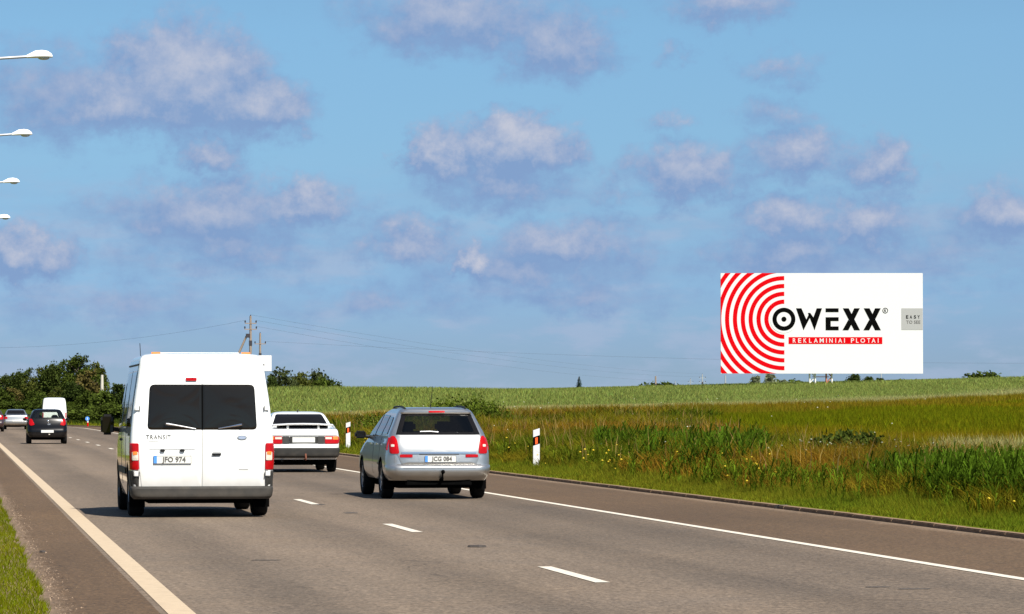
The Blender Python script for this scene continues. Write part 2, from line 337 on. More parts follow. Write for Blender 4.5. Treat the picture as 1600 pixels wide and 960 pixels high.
def pchip(xs, ys, q):
    xs, ys, q = map(lambda a: np.asarray(a, float), (xs, ys, q)); h = np.diff(xs); d = np.diff(ys)/h; m = np.zeros(len(xs))
    m[0], m[-1] = d[0], d[-1]
    for i in range(1, len(xs)-1):
        if d[i-1]*d[i] > 0: w1, w2 = 2*h[i]+h[i-1], h[i]+2*h[i-1]; m[i] = (w1+w2)/(w1/d[i-1]+w2/d[i])
    i = np.clip(np.searchsorted(xs, q)-1, 0, len(xs)-2); t = np.clip((q-xs[i])/h[i], 0, 1)
    return (1+2*t)*(1-t)**2*ys[i]+t*(1-t)**2*h[i]*m[i]+t*t*(3-2*t)*ys[i+1]+t*t*(t-1)*h[i]*m[i+1]
def round_poly(pts, r, n=4):
    out = []; k = len(pts); rs = r if isinstance(r, (list, tuple)) else [r]*k
    for i in range(k):
        p = Vector(pts[i]); a = Vector(pts[i-1])-p; b = Vector(pts[(i+1) % k])-p; rr = min(rs[i], a.length*.45, b.length*.45)
        A, B = p+a.normalized()*rr, p+b.normalized()*rr
        for j in range(n+1):
            t = j/n; out.append(tuple(A*(1-t)**2+p*2*t*(1-t)+B*t*t))
    return out
def rect(x0, x1, z0, z1, r=.03): return round_poly([(x0, z0), (x1, z0), (x1, z1), (x0, z1)], r)
def densify(poly, step):
    out = []
    for i in range(len(poly)):
        a, b = np.array(poly[i]), np.array(poly[(i+1) % len(poly)]); n = max(1, int(np.linalg.norm(b-a)/step))
        out += [tuple(a+(b-a)*j/n) for j in range(n)]
    return out

# ------------------------------------------------------------------ car bodies: rounded horizontal slices, rear at y = 0, front at +y
class Shell:
    def __init__(s, keys):
        s.k = np.array(keys, float); s.z0, s.z1 = s.k[0, 0], s.k[-1, 0]
    def par(s, z):
        z = min(max(z, s.z0), s.z1); return [float(pchip(s.k[:, 0], s.k[:, i], [z])[0]) for i in range(1, s.k.shape[1])]
    def rear(s, x, z):
        Wd, yr, yf, rr, rf, br = s.par(z); x = min(abs(x), Wd-.001); rr = min(rr, Wd*.98); e = Wd-rr
        if x <= e: return yr+br*(x/Wd)**2
        return yr+br*(e/Wd)**2+(rr-math.sqrt(max(rr*rr-(x-e)**2, 0)))
    def front(s, x, z):
        Wd, yr, yf, rr, rf, br = s.par(z); x = min(abs(x), Wd-.001); rf = min(rf, Wd*.98); e = Wd-rf
        if x <= e: return yf-.16*(x/Wd)**2
        return yf-.16*(e/Wd)**2-(rf-math.sqrt(max(rf*rf-(x-e)**2, 0)))
    def side(s, y, z):
        Wd, yr, yf, rr, rf, br = s.par(z); rr = min(rr, Wd*.98); rf = min(rf, Wd*.98)
        ys = yr+br*((Wd-rr)/Wd)**2+rr; ye = yf-.16*((Wd-rf)/Wd)**2-rf
        if y < ys: d = min(ys-y, rr); return Wd-rr+math.sqrt(max(rr*rr-d*d, 0))
        if y > ye: d = min(y-ye, rf); return Wd-rf+math.sqrt(max(rf*rf-d*d, 0))
        return Wd
    def ring(s, z, shrink=0.):
        Wd, yr, yf, rr, rf, br = s.par(z); rr = min(rr, Wd*.98); rf = min(rf, Wd*.98); h = []
        for x in np.linspace(0, Wd-rr, 7): h.append((x, yr+br*(x/Wd)**2))
        y0 = yr+br*((Wd-rr)/Wd)**2
        for t in np.linspace(0, math.pi/2, 7)[1:]: h.append((Wd-rr+rr*math.sin(t), y0+rr-rr*math.cos(t)))
        y1 = yf-.16*((Wd-rf)/Wd)**2
        for y in np.linspace(y0+rr, y1-rf, 16)[1:]: h.append((Wd, y))
        for t in np.linspace(0, math.pi/2, 7)[1:]: h.append((Wd-rf+rf*math.cos(t), y1-rf+rf*math.sin(t)))
        for x in np.linspace(Wd-rf, 0, 6)[1:]: h.append((x, yf-.16*(x/Wd)**2))
        return [(x, y, z) for x, y in h]+[(-x, y, z) for x, y in h[-2:0:-1]]
    def mesh(s, name, sub=5, keys=None):
        ks = s.k[:, 0]; zs = [z for a, b in zip(ks, ks[1:]) for z in np.linspace(a, b, sub+1)[:-1]]+[ks[-1]]
        bm = bmesh.new(); rings = [[bm.verts.new(p) for p in s.ring(z)] for z in zs]
        for A, B in zip(rings, rings[1:]):
            n = len(A)
            for i in range(n): bm.faces.new((A[i], A[(i+1) % n], B[(i+1) % n], B[i]))
        bm.faces.new(rings[0][::-1]); bm.faces.new(rings[-1])
        return from_bm(bm, name, 32)
    def conf(s, surf, a, b, o):
        if surf == 'rear': return (a, s.rear(a, b)-o, b)
        if surf == 'front': return (a, s.front(a, b)+o, b)
        if surf == 'left': return (-s.side(a, b)-o, a, b)
        return (s.side(a, b)+o, a, b)
    def patch(s, name, outline, surf, off, m, parent, depth=.03, rings=(.985, .8, .55, .28), step=.05, bulge=0.):
        P_ = densify(outline, step); n = len(P_); c = np.mean(np.array(P_), axis=0); lo_, hi_ = np.min(np.array(P_), 0), np.max(np.array(P_), 0); md_, hf_ = (lo_+hi_)/2, (hi_-lo_)/2
        def bl(q):
            t = (np.array(q)-md_)/hf_; return bulge*(1-t[0]**2)*(1-t[1]**2*.999)
        bm = bmesh.new(); R_ = []
        for sc, o in [(1., off-depth), (1., off-.003)]+[(q, off) for q in rings]:
            R_.append([bm.verts.new(s.conf(surf, *(c+(np.array(p)-c)*sc), o+bl(c+(np.array(p)-c)*sc))) for p in P_])
        ce = bm.verts.new(s.conf(surf, c[0], c[1], off+bl(c)))
        for A, B in zip(R_, R_[1:]):
            for i in range(n): bm.faces.new((A[i], A[(i+1) % n], B[(i+1) % n], B[i]))
        for i in range(n): bm.faces.new((R_[-1][i], R_[-1][(i+1) % n], ce))
        return link(name, from_bm(bm, name, 40), m, parent)
    def strip(s, name, pts, wd, surf, off, m, parent):
        P_ = []
        for a, b in zip(pts, pts[1:]):
            k = max(1, int(math.dist(a, b)/.05)); P_ += [(a[0]+(b[0]-a[0])*j/k, a[1]+(b[1]-a[1])*j/k) for j in range(k)]
        P_.append(pts[-1]); bm = bmesh.new(); rows = []
        for i, p in enumerate(P_):
            q, r = P_[max(i-1, 0)], P_[min(i+1, len(P_)-1)]; d = (r[0]-q[0], r[1]-q[1]); l = math.hypot(*d) or 1; nx, nz = -d[1]/l*wd/2, d[0]/l*wd/2
            rows.append([bm.verts.new(s.conf(surf, p[0]+nx*f, p[1]+nz*f, off*g)) for f, g in ((-1, .0), (-1, 1), (1, 1), (1, .0))])
        for A, B in zip(rows, rows[1:]):
            for j in range(3): bm.faces.new((A[j], A[j+1], B[j+1], B[j]))
        return link(name, from_bm(bm, name), m, parent)
def boolean(me, cutters, name, paint, dark=None):
    o = link(name, me, paint); cs = []
    for c in cutters:
        c.materials.append(dark or m_dark)
        co = link('cutter', c); md = o.modifiers.new('cut', 'BOOLEAN'); md.object = co; md.operation = 'DIFFERENCE'; md.solver = 'EXACT'; md.material_mode = 'TRANSFER'; cs.append(co)
    dg = bpy.context.evaluated_depsgraph_get(); out = bpy.data.meshes.new_from_object(o.evaluated_get(dg))
    for q in [o]+cs: bpy.data.objects.remove(q)
    out.shade_smooth(); out.set_sharp_from_angle(angle=R(32)); return out
def cyl_mesh(x0, x1, y, z, r):
    bm = bmesh.new(); lathe_x(bm, [(x0, r), (x1, r)], 36); bmesh.ops.translate(bm, vec=(0, y, z), verts=bm.verts); return from_bm(bm, 'cut')
def box_mesh(c, s):
    bm = bmesh.new(); bm_box(bm, c, s); return from_bm(bm, 'cut')
def prism_mesh(poly, y0, y1):
    o = prism('cut', poly, y0, y1, None); me = o.data; bpy.data.objects.remove(o); return me
TYRES = {}
def wheel(parent, x, y, r, w, side, spokes=5):
    key = (round(r, 3), round(w, 3))
    if key not in TYRES:
        bm = bmesh.new(); h = w/2; lathe_x(bm, [(-h*.8, r*.62), (-h, r*.72), (-h, r*.9), (-h*.82, r*.98), (-h*.5, r), (h*.5, r), (h*.82, r*.98), (h, r*.9), (h, r*.72), (h*.8, r*.62)], 36)
        t = from_bm(bm, 'wheel', 35)
        bm = bmesh.new(); lathe_x(bm, [(-h*.5, r*.6), (h*.82, r*.63), (h*.86, r*.58), (h*.45, r*.5), (h*.45, r*.3), (h*.75, r*.16), (h*.8, r*.02)], 30)
        for k in range(spokes):
            a = 2*math.pi*k/spokes; bm_box(bm, (h*.66, 0, r*.34), (h*.34, r*.14, r*.52)); bmesh.ops.rotate(bm, cent=(0, 0, 0), matrix=Matrix.Rotation(2*math.pi/spokes, 3, 'X'), verts=bm.verts)
        TYRES[key] = (t, from_bm(bm, 'rim', 35))
        TYRES[key][0].materials.append(m_tyre); TYRES[key][1].materials.append(m_rim)
    t, ri = TYRES[key]
    o = bpy.data.objects.new('wheel', t); COL.objects.link(o); o.parent = parent; o.location = (x, y, r)
    if side < 0: o.rotation_euler.z = math.pi
    q = bpy.data.objects.new('rim', ri); COL.objects.link(q); q.parent = o
def plate(sh, parent, x, z, txt, wd=.52, ht=.112, detail=True):
    y = sh.rear(x, z)-.022
    p = box('licence_plate', (x, y, z), (wd, .014, ht), m_plate, parent, bev=.004)
    if detail:
        box('blue_band', (x-wd/2+.026, y-.0085, z), (.044, .004, ht-.012), m_blue, p)
        text('plate_number', txt, .098, (x+.024, y-.010, z-.002), m_greyink, p, .0015, .95, 1.02, 'CENTER', .0028)
        bm = bmesh.new()
        for a in (-1, 1): bm_box(bm, (x, y-.0085, z+a*(ht/2-.003)), (wd-.004, .003, .004)); bm_box(bm, (x+a*(wd/2-.003), y-.0087, z), (.004, .003, ht-.004))
        link('plate_rim', from_bm(bm, 'plate_rim'), m_greyink, p)
    return p
def mirror(parent, x, y, z, w, h, m=None, d=.12, sgn=-1):
    bm = bmesh.new(); bm_box(bm, (0, 0, 0), (w, d, h), None, min(w, h)*.22)
    o = link('side_mirror', from_bm(bm, 'side_mirror', 50), m or m_trim, parent, (x, y, z))
    tube('mirror_arm', [(-sgn*w*.3, .01, -h*.2), (-sgn*(w*.5+.12), .02, -h*.3)], .03, m_trim, o)
    box('mirror_glass', (0, -d/2-.003, 0), (w*.8, .006, h*.78), m_glass, o)
    return o

# ------------------------------------------------------------------ the lie of the land
KERB = 12.12
def bend(Y):
    Y = np.asarray(Y, float); return -np.clip(Y-255, 0, None)**2/600
COLS = np.array([-200, 120, 430, 640, 800, 1000, 1250, 1450, 1600, 1800, 2200.])
YB = np.array([330, 290, 215, 195, 185, 185, 205, 235, 270, 320, 400.]); ZB_PX = np.array([642, 642, 640, 633, 630, 629, 624, 618, 612, 603, 590.])
YS = np.array([460, 420, 330, 340, 345, 345, 345, 360, 410, 450, 500.]); ZS_PX = np.array([632, 628, 602, 604, 609, 608, 602, 593, 587, 579, 565.])
cp = []
for i, c in enumerate(COLS):
    p = at_y(c, ZB_PX[i], YB[i]); cp.append((p[0], p[1], p[2]-(.55 if i > 1 else 1.2)))
    p = at_y(c, ZS_PX[i], YS[i]); cp.append((p[0], p[1], p[2]-.35))
    h = p[2]-.5
    q = at_y(c, 640, YS[i]*1.35); cp.append((q[0], q[1], h-.3))
    q = at_y(c, 640, YS[i]*2.6); cp.append((q[0], q[1], h*.5)); q = at_y(c, 640, 2600); cp.append((q[0], q[1], 1.))
for px, Y, z in [(1600, 125, .32), (1800, 125, .4), (1250, 120, .35), (1250, 160, .9), (1600, 190, 1.2), (1450, 170, .9), (1800, 210, 1.5), (1000, 110, .3), (1000, 150, .85), (800, 120, .25), (800, 155, .8),
                 (640, 130, .2), (640, 165, .7), (1600, 60, .06), (1800, 60, .06), (1250, 75, .1), (1000, 80, .08), (2200, 60, .08), (2200, 120, .4)]:
    q = at_y(px, 640, Y); cp.append((q[0], q[1], z))
for Y in np.arange(-60, 330, 30): cp.append((KERB+float(bend(Y)), Y, .05))
for Y in (0, 100, 200, 300, 400, 600): cp += [(-60+float(bend(min(Y, 400))), Y, .02), (-300, Y, .3)]
cp = np.array(cp); _d = np.linalg.norm(cp[:, None, :2]-cp[None, :, :2], axis=2)
_wt = np.linalg.solve(_d+np.eye(len(cp))*-.6, cp[:, 2]-1.)
def sstep(a, b, x): t = np.clip((x-a)/(b-a), 0, 1); return t*t*(3-2*t)
def land(X, Y):
    X = np.asarray(X, float); Y = np.asarray(Y, float); sh = X.shape; Q = np.stack([X.ravel(), Y.ravel()], 1); out = np.empty(len(Q))
    for a in range(0, len(Q), 20000): out[a:a+20000] = np.linalg.norm(Q[a:a+20000, None]-cp[None, :, :2], axis=2)@_wt+1.
    z = out.reshape(sh); u = X-KERB-bend(Y)
    right = .055+sstep(0, 5, u)*(z-.055)
    left = .015+sstep(10, 60, -u-KERB)*(z-.015)
    return np.where(u > .05, right, np.where(u < .62-KERB, left, -.07))
def vnoise(X, Y, sc, seed=0):
    x = X/sc+seed*17.3; y = Y/sc+seed*9.1; xi, yi = np.floor(x).astype(int), np.floor(y).astype(int); fx, fy = x-xi, y-yi
    fx, fy = fx*fx*(3-2*fx), fy*fy*(3-2*fy)
    def h(a, b):
        n = (a*374761393+b*668265263+seed*1442695) & 0x7fffffff; n = ((n ^ (n >> 13))*1274126177) & 0x7fffffff; return ((n ^ (n >> 16)) & 0xffff)/65535.
    return (h(xi, yi)*(1-fx)+h(xi+1, yi)*fx)*(1-fy)+(h(xi, yi+1)*(1-fx)+h(xi+1, yi+1)*fx)*fy
def fbm(X, Y, sc, seed=0): return (vnoise(X, Y, sc, seed)+.5*vnoise(X, Y, sc*.5, seed+1)+.25*vnoise(X, Y, sc*.25, seed+2))/1.75
def col_px(X, Y):
    P_ = np.stack([X, Y, np.full_like(X, 1.5)], -1); d = P_-cO; return 800+FPX*(d@cR)/np.maximum(d@cF, 1)
C_ = lambda *a: np.array(a, float)
def zone(X, Y):
    """what grows at (X, Y): colour, height, zone number (0 strip, 1 tall verge, 2 meadow, 3 brown seam, 4 crop)"""
    X = np.asarray(X, float); Y = np.asarray(Y, float); u = X-KERB-bend(Y); px = col_px(X, Y)
    yb = np.interp(px, COLS, YB)*(1+.05*(fbm(X, Y, 14, 3)-.5)); ys = np.interp(px, COLS, YS); t = Y/yb
    n1, n2, n3 = fbm(X, Y, 5, 1)[..., None], fbm(X, Y, 16, 2)[..., None], fbm(X, Y*.6, 2.2, 5)[..., None]
    green, olive, brown, bright = C_(0.0871, 0.1061, 0.0068), C_(0.1477, 0.1250, 0.0083), C_(0.1970, 0.1061, 0.0121), C_(0.1250, 0.1553, 0.0106)
    s = lambda a, b, v: sstep(a, b, v)
    verge = green+(olive-green)*s(.36, .54, n1); verge = verge+(brown-verge)*s(.44, .62, n2)*.8; verge = verge+(C_(0.0417, 0.0758, 0.0053)-verge)*s(.52, .66, n3)*.8
    mead = C_(0.1136, 0.1250, 0.0038)+(C_(0.1591, 0.1250, 0.0068)-C_(0.1023, 0.1174, 0.0038))*s(.35, .65, n2)
    seam = C_(0.1742, 0.1326, 0.0114)+(C_(0.2045, 0.1136, 0.0152)-C_(0.1742, 0.1326, 0.0114))*s(.35, .6, n1)
    v = np.clip((Y-yb)/(ys-yb), 0, 1)[..., None]
    pale = np.where((px < 700)[..., None], C_(0.3182, 0.2803, 0.0985), C_(0.2879, 0.2727, 0.1136)); pale = np.where((px > 700)[..., None] & (px < 1200)[..., None], pale*1.12, pale); crop = pale+(C_(0.1780, 0.2121, 0.0530)-pale)*s(.12, .55, v+.25*(n2-.5)); crop = crop*(.88+.24*n1); crop = crop+(C_(0.0455, 0.0644, 0.0091)-crop)*(1-sstep(180, 430, px+90*(n2[..., 0]-.5)))[..., None]
    c = verge; z = np.ones(X.shape, int); h = (.30+.65*fbm(X, Y, 2.5, 8))*(.55+.45*sstep(.8, 3.5, u))
    md = ((u > 7.5+3*fbm(X, Y, 6, 4)) & (px > 1060+120*fbm(X, Y, 9, 6)))
    c = np.where(md[..., None], mead, c); z = np.where(md, 2, z); h = np.where(md, .28+.15*fbm(X, Y, 6, 9), h)
    sm = (t > .86) & (u > 4); c = np.where(sm[..., None], seam*.55+c*.45, c); z = np.where(sm, 3, z); h = np.where(sm, .5, h)
    cr = t > 1; c = np.where(cr[..., None], crop, c); z = np.where(cr, 4, z); h = np.where(cr, .45, h)
    st = u < .75+1.1*fbm(X, Y, 2.5, 7); c = np.where(st[..., None], bright*.75+verge*.25, c); z = np.where(st, 0, z); h = np.where(st, .05+.34*sstep(.1, 2., u)*(.3+1.1*fbm(X, Y, 1.2, 11)), h)
    lf = u < .62-KERB; lc = C_(0.1023, 0.1402, 0.0038)+(C_(0.1439, 0.1439, 0.0061)-C_(0.1023, 0.1402, 0.0038))*n3
    c = np.where(lf[..., None], lc, c); h = np.where(lf, .07, h); z = np.where(lf, 0, z)
    return c, h, z

# ground: one sheet to the horizon
us = np.unique(np.concatenate([[-3000, -1500, -800, -400, -250, -160, -100, -60, -35, -20, -12, -7, -4, -2, -1, 0, .3, .48, .61, .68, 4, 8, 12.0, 12.10, 12.19], 12.2+np.array([.15, .5, 1, 1.6, 2.4, 3.3, 4.3, 5.5]), np.arange(19, 60, 2.), np.arange(60, 160, 5.), np.arange(160, 420, 20.), [500, 700, 1000, 1600, 2600, 4000]]))
vs = np.concatenate([[-400, -150], np.arange(-60, 20, 10.), np.arange(20, 240, 2.5), np.arange(240, 520, 6.), np.arange(520, 900, 30.), [1000, 1300, 1800, 2600, 4000, 7000]])
UU, VV = np.meshgrid(us, vs); BB = bend(np.clip(VV, None, 420)); GX = UU+BB
GZ = land(GX, VV); GZ = np.where(VV > 1300, np.clip(GZ, -.5, 3.), GZ); GZ = np.where((UU > 12.3) & (VV < 500), GZ+.10*(fbm(GX, VV, 5, 21)-.5)*sstep(12.3, 15, UU), GZ)
GZ = np.where(np.abs(GX) > 1200, 1., GZ)
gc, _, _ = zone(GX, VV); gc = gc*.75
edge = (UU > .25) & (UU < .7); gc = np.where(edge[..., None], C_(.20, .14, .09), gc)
nr, nc = UU.shape; idx = np.arange(nr*nc).reshape(nr, nc)
Fq = np.stack([idx[:-1, :-1], idx[:-1, 1:], idx[1:, 1:], idx[1:, :-1]], -1).reshape(-1, 4)
m_ground = leaf_mat('soil_and_thatch', .0, .35, 2.5)
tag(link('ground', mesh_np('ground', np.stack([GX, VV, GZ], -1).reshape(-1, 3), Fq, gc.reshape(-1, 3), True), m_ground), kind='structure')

# ------------------------------------------------------------------ road
m_lane = asphalt('asphalt_lanes', (.118, .090, .066), (.132, .097, .067), ((7.7, 1.5, .20), (6.7, .5, .16), (8.5, .55, .2), (2.6, .5, .19), (4.5, .5, .19), (3.5, .35, -.07)))
m_should = asphalt('asphalt_shoulder', (.078, .049, .026), (.084, .051, .027), (), ((.84, .64, 1), (11.72, 12.0, 1)))
def ribbon(name, u0, u1, ys, z, m, parent=None, slots=None):
    bm = bmesh.new(); ue = [u0]+list(slots or [])+[u1]
    rows = [[bm.verts.new((u+float(bend(y)), y, z)) for u in ue] for y in ys]
    for A, B in zip(rows, rows[1:]):
        for j in range(len(ue)-1):
            f = bm.faces.new((A[j], A[j+1], B[j+1], B[j])); f.material_index = 1 if slots and j == 1 else 0
    return link(name, from_bm(bm, name, None, False), m, parent)
ry = np.concatenate([np.arange(-60, 250, 10.), np.arange(250, 424, 4.)])
tag(ribbon('road', .62, 12.08, ry, 0., [m_should, m_lane], None, (1.45, 9.32)), kind='structure')
mk = empty('road_marking', (0, 0, 0)); mk['kind'] = 'structure'
ribbon('edge_line', 1.50, 1.70, ry, .005, m_paintyel, mk)
ribbon('edge_line', 9.14, 9.27, ry, .005, m_paintline, mk)
dash = None
for k in range(-3, 27):
    y = 30.75+12.22*k-1.5
    if y+3 < 250:
        if dash is None:
            bm = bmesh.new(); bm.faces.new([bm.verts.new(p) for p in ((5.39, 0, .005), (5.52, 0, .005), (5.52, 3, .005), (5.39, 3, .005))]); dash = from_bm(bm, 'lane_dash', None, False); dash.materials.append(m_paintline)
        o = bpy.data.objects.new('lane_dash', dash); COL.objects.link(o); o.parent = mk; o.location = (.05*k/8, y, 0)
    else: ribbon('lane_dash', 5.5, 5.63, [y, y+1.5, y+3], .005, m_paintline, mk)
# kerb: single stones as far as they read, one run beyond
bm = bmesh.new(); ky = np.arange(116, 424, 4.)
rows = [[bm.verts.new((KERB+a+float(bend(y)), y, z)) for a, z in ((-.07, -.05), (-.065, .05), (-.05, .062), (.08, .062), (.08, -.05))] for y in ky]
for A, B in zip(rows, rows[1:]):
    for j in range(4): bm.faces.new((A[j], A[j+1], B[j+1], B[j]))
kerb = tag(link('kerb', from_bm(bm, 'kerb'), m_kerb), kind='structure')
bm = bmesh.new(); bm_box(bm, (0, 0, 0), (.14, .998, .10), None, .012); stone = from_bm(bm, 'kerbstone', 40); stone.materials.append(m_kerb)
for k in range(92):
    o = bpy.data.objects.new('kerbstone', stone); COL.objects.link(o); o.parent = kerb
    o.location = (KERB+.005+random.uniform(-.003, .003), 24.5+k, .002+random.uniform(-.002, .002)); o.rotation_euler = (random.uniform(-.001, .001), random.uniform(-.02, .02), random.uniform(-.003, .003))
# small patches and scraps on the asphalt
m_tar = mat('tar_patch', (.035, .028, .024), .8, 0, 0, .3, 8)
def splat(name, px, py, w, d, m, label, cat, z=.006, h=.0):
    c = at_ground(px, py); bm = bmesh.new(); n = 14; top = []; bot = []
    for i in range(n):
        a = 2*math.pi*i/n; r = random.uniform(.7, 1.15); x, y = math.cos(a)*w/2*r, math.sin(a)*d/2*r
        top.append(bm.verts.new((x*.9, y*.9, z+h))); bot.append(bm.verts.new((x, y, z-.004)))
    bm.faces.new(top)
    for i in range(n): bm.faces.new((top[i], bot[i], bot[(i+1) % n], top[(i+1) % n]))
    o = link(name, from_bm(bm, name), m, None, (c[0], c[1], 0))
    return tag(o, label, cat) if cat else tag(o, kind='structure')
splat('tar_patch', 547, 802, .24, .35, m_tar, None, None); splat('tar_patch', 500, 789, .18, .35, m_tar, None, None)
splat('tar_patch', 415, 876, .3, .10, m_tar, None, None); splat('tar_patch', 1372, 918, .25, .09, m_tar, None, None); splat('tar_patch', 1425, 921, .3, .08, m_tar, None, None)
splat('flattened_litter', 745, 855.5, .19, .12, m_tar, 'dark flattened scrap lying on the asphalt between the two nearest lane dashes', 'litter', .006, .018)
splat('tyre_scrap', 67, 863.5, .075, .12, m_tar, 'thin black scrap on the shoulder between cream edge line and grass', 'litter', .006, .012)
splat('tyre_scrap', 1222, 795, .22, .3, m_tar, 'black scrap lying against the kerb below the billboard', 'litter', .006, .05)
# gritty crumbled edge on the grass side of the shoulder
bm = bmesh.new()
for i in range(2600):
    y = random.uniform(22, 60); x = .70+abs(random.gauss(0, .10))+.08*mnoise.noise((0, y*.4, 0)); s = random.uniform(.003, .010)
    r = bmesh.ops.create_icosphere(bm, subdivisions=0 if False else 1, radius=s) if i % 25 == 0 else None
    if r: bmesh.ops.translate(bm, vec=(x, y, s*.4), verts=r['verts'])
    else:
        vs_ = [bm.verts.new((x+random.uniform(-s, s), y+random.uniform(-s, s), random.uniform(.0, s))) for _ in range(4)]
        for t in ((0, 1, 2), (0, 2, 3), (0, 3, 1), (1, 3, 2)): bm.faces.new([vs_[q] for q in t])
tag(link('gravel', from_bm(bm, 'gravel'), mat('grit', (.24, .17, .115), .9, 0, 0, .4, 12)), kind='stuff')

# ------------------------------------------------------------------ grasses, one mesh per sward
def blades(name, X, Y, H_, Wd, colr, lean=.35, segs=2, Z=None, tipc=1.25, m=None):
    n = len(X); Z = land(X, Y) if Z is None else Z; a = rng.uniform(0, 2*np.pi, n); b = rng.uniform(0, 2*np.pi, n); ln = H_*lean*rng.uniform(.2, 1.3, n)
    dx, dy = np.cos(a)*Wd/2, np.sin(a)*Wd/2; lx, ly = np.cos(b)*ln, np.sin(b)*ln
    B = np.stack([X, Y, Z], 1)
    if segs == 1:
        V = np.stack([B+np.stack([-dx, -dy, 0*X], 1), B+np.stack([dx, dy, 0*X], 1), B+np.stack([lx, ly, H_], 1)], 1); F = np.arange(3*n).reshape(n, 3); k = 3
        cc = np.stack([colr, colr, colr], 1)
    else:
        md = B+np.stack([lx*.35, ly*.35, H_*.6], 1); w_ = np.stack([dx, dy, 0*X], 1)
        V = np.stack([B-w_*.7, B+w_*.7, md-w_, md+w_, B+np.stack([lx, ly, H_*(1-.25*rng.random(n))], 1)], 1); o = np.arange(n)[:, None]*5
        F = np.concatenate([o+np.array([[0, 1, 3]]), o+np.array([[0, 3, 2]]), o+np.array([[2, 3, 4]])], 1).reshape(-1, 3); k = 5
        cc = np.repeat(colr[:, None], 5, 1)
    me = mesh_np(name, V.reshape(-1, 3), F, cc.reshape(-1, 3)); return tag(link(name, me, m or m_blade), kind='stuff')
def scatter(y0, y1, x_of, dens, margin=220):
    """uniform points in world space, kept where the photograph (and a step either side of it) sees them"""
    xa, xb = x_of; n = int((y1-y0)*(xb-xa)*dens); X = rng.uniform(xa, xb, n); Y = rng.uniform(y0, y1, n)
    p = np.stack([X, Y, np.full(n, .6)], 1); px, py, _ = project(p); k = (px > -margin) & (px < 1600+margin) & (py < 1120); return X[k], Y[k]
def jit(c, s=.22): return np.clip(c*(1+rng.normal(0, s, (len(c), 1)))*(1+rng.normal(0, .08, c.shape)), .004, .8)
def sward(name, bands, zsel, hm=1., wd=.012, lean=.4, segs=2, m=None):
    XS, YS_, WS = [], [], []
    for y0, y1, xr, dens, w_ in bands:
        X, Y = scatter(y0, y1, xr, dens); XS.append(X); YS_.append(Y); WS.append(np.full(len(X), w_))
    X, Y, w_ = map(np.concatenate, (XS, YS_, WS)); c, h, z = zone(X, Y); u = X-KERB-bend(Y); k = np.isin(z, zsel) & (u > .1); X, Y, w_, c, h = X[k], Y[k], w_[k], c[k], h[k]
    return blades(name, X, Y, h*hm*rng.uniform(.6, 1.25, len(X)), w_*rng.uniform(.6, 1.4, len(X)), jit(c), lean, segs, m=m)
sward('kerbside_grass', [(34, 62, (12.12, 14.6), 1500, .010), (62, 110, (12.12, 14.6), 750, .016), (110, 250, (12.1, 14.6), 130, .045), (250, 330, (2, 14), 30, .09)], [0], 1., lean=.7, segs=1)
sward('verge_grass', [(34, 62, (12.7, 21), 640, .011), (62, 105, (12.7, 26), 340, .016), (105, 150, (12.7, 34), 120, .025), (150, 260, (12.7, 40), 50, .042)], [1], 1., lean=.8, segs=2)
sward('meadow_grass', [(50, 110, (18, 42), 190, .021), (110, 190, (22, 72), 62, .038), (190, 300, (30, 115), 22, .06)], [2, 3], 1., lean=.6, segs=1)
sward('field_crop', [(180, 270, (8, 100), 36, .055), (270, 360, (8, 130), 20, .08), (360, 480, (20, 170), 9, .12)], [4], .8, lean=.7, segs=1)
# median grass
n = 120000; Y = 22+rng.random(n)**1.4*50; X = rng.uniform(-1.2, .72, n)+.07*(fbm(np.zeros(n), Y, 1.2, 14)-.5)*2; k = X < .60+.16*(fbm(X*0, Y, .7, 15)-.3); X, Y = X[k], Y[k]
c, h, _ = zone(np.minimum(X, .5), Y); blades('median_grass', X, Y, rng.uniform(.03, .085, len(X)), np.full(len(X), .008), jit(c), .8, 1, Z=np.full(len(X), .0))
n = 50000; Y = rng.uniform(12, 62, n); X = rng.uniform(-12, -1.15, n); c, h, _ = zone(X, Y); blades('median_grass', X, Y, rng.uniform(.05, .13, n), np.full(n, .022), jit(c), .8, 1, Z=np.full(n, .0))
n = 26000; Y = rng.uniform(60, 260, n); X = rng.uniform(-30, .5, n); c, h, _ = zone(X, Y); blades('median_grass', X, Y, rng.uniform(.06, .16, n), np.full(n, .06), jit(c), .6, 1, Z=np.full(n, .01))
# tall broad-leaved reeds, stalks with long drooping leaves
def reeds(name, X, Y, hgt, colr, leafw=.035):
    n = len(X); V, F, Cc = [], [], []; Z = land(X, Y)
    for i in range(n):
        H_ = hgt*random.uniform(.75, 1.15); b = Vector((X[i], Y[i], Z[i])); cbase = colr*random.uniform(.6, 1.5)
        for j in range(11):
            a = random.uniform(0, 6.28); z0 = H_*random.uniform(.1, .75); ln = H_*random.uniform(.35, .6); up = random.uniform(.5, 1.); d = Vector((math.cos(a), math.sin(a), 0)); s = Vector((-d.y, d.x, 0))*leafw*random.uniform(.6, 1.2)/2
            p0 = b+Vector((0, 0, z0)); p1 = p0+d*ln*.3+Vector((0, 0, ln*.55*up)); p2 = p0+d*ln*.62+Vector((0, 0, ln*(.75*up-.15))); o = len(V)
            V += [p0-s*.5, p0+s*.5, p1-s, p1+s, p2]; F += [(o, o+1, o+3), (o, o+3, o+2), (o+2, o+3, o+4)]; cc = cbase*random.uniform(.7, 1.4); Cc += [cc]*5
        o = len(V); s = Vector((.008, 0, 0)); V += [b-s, b+s, b+Vector((random.uniform(-.05, .05), 0, H_))]; F += [(o, o+1, o+2)]; Cc += [cbase]*3
    return tag(link(name, mesh_np(name, np.array(V), np.array(F), np.array(Cc)), m_blade), kind='stuff')
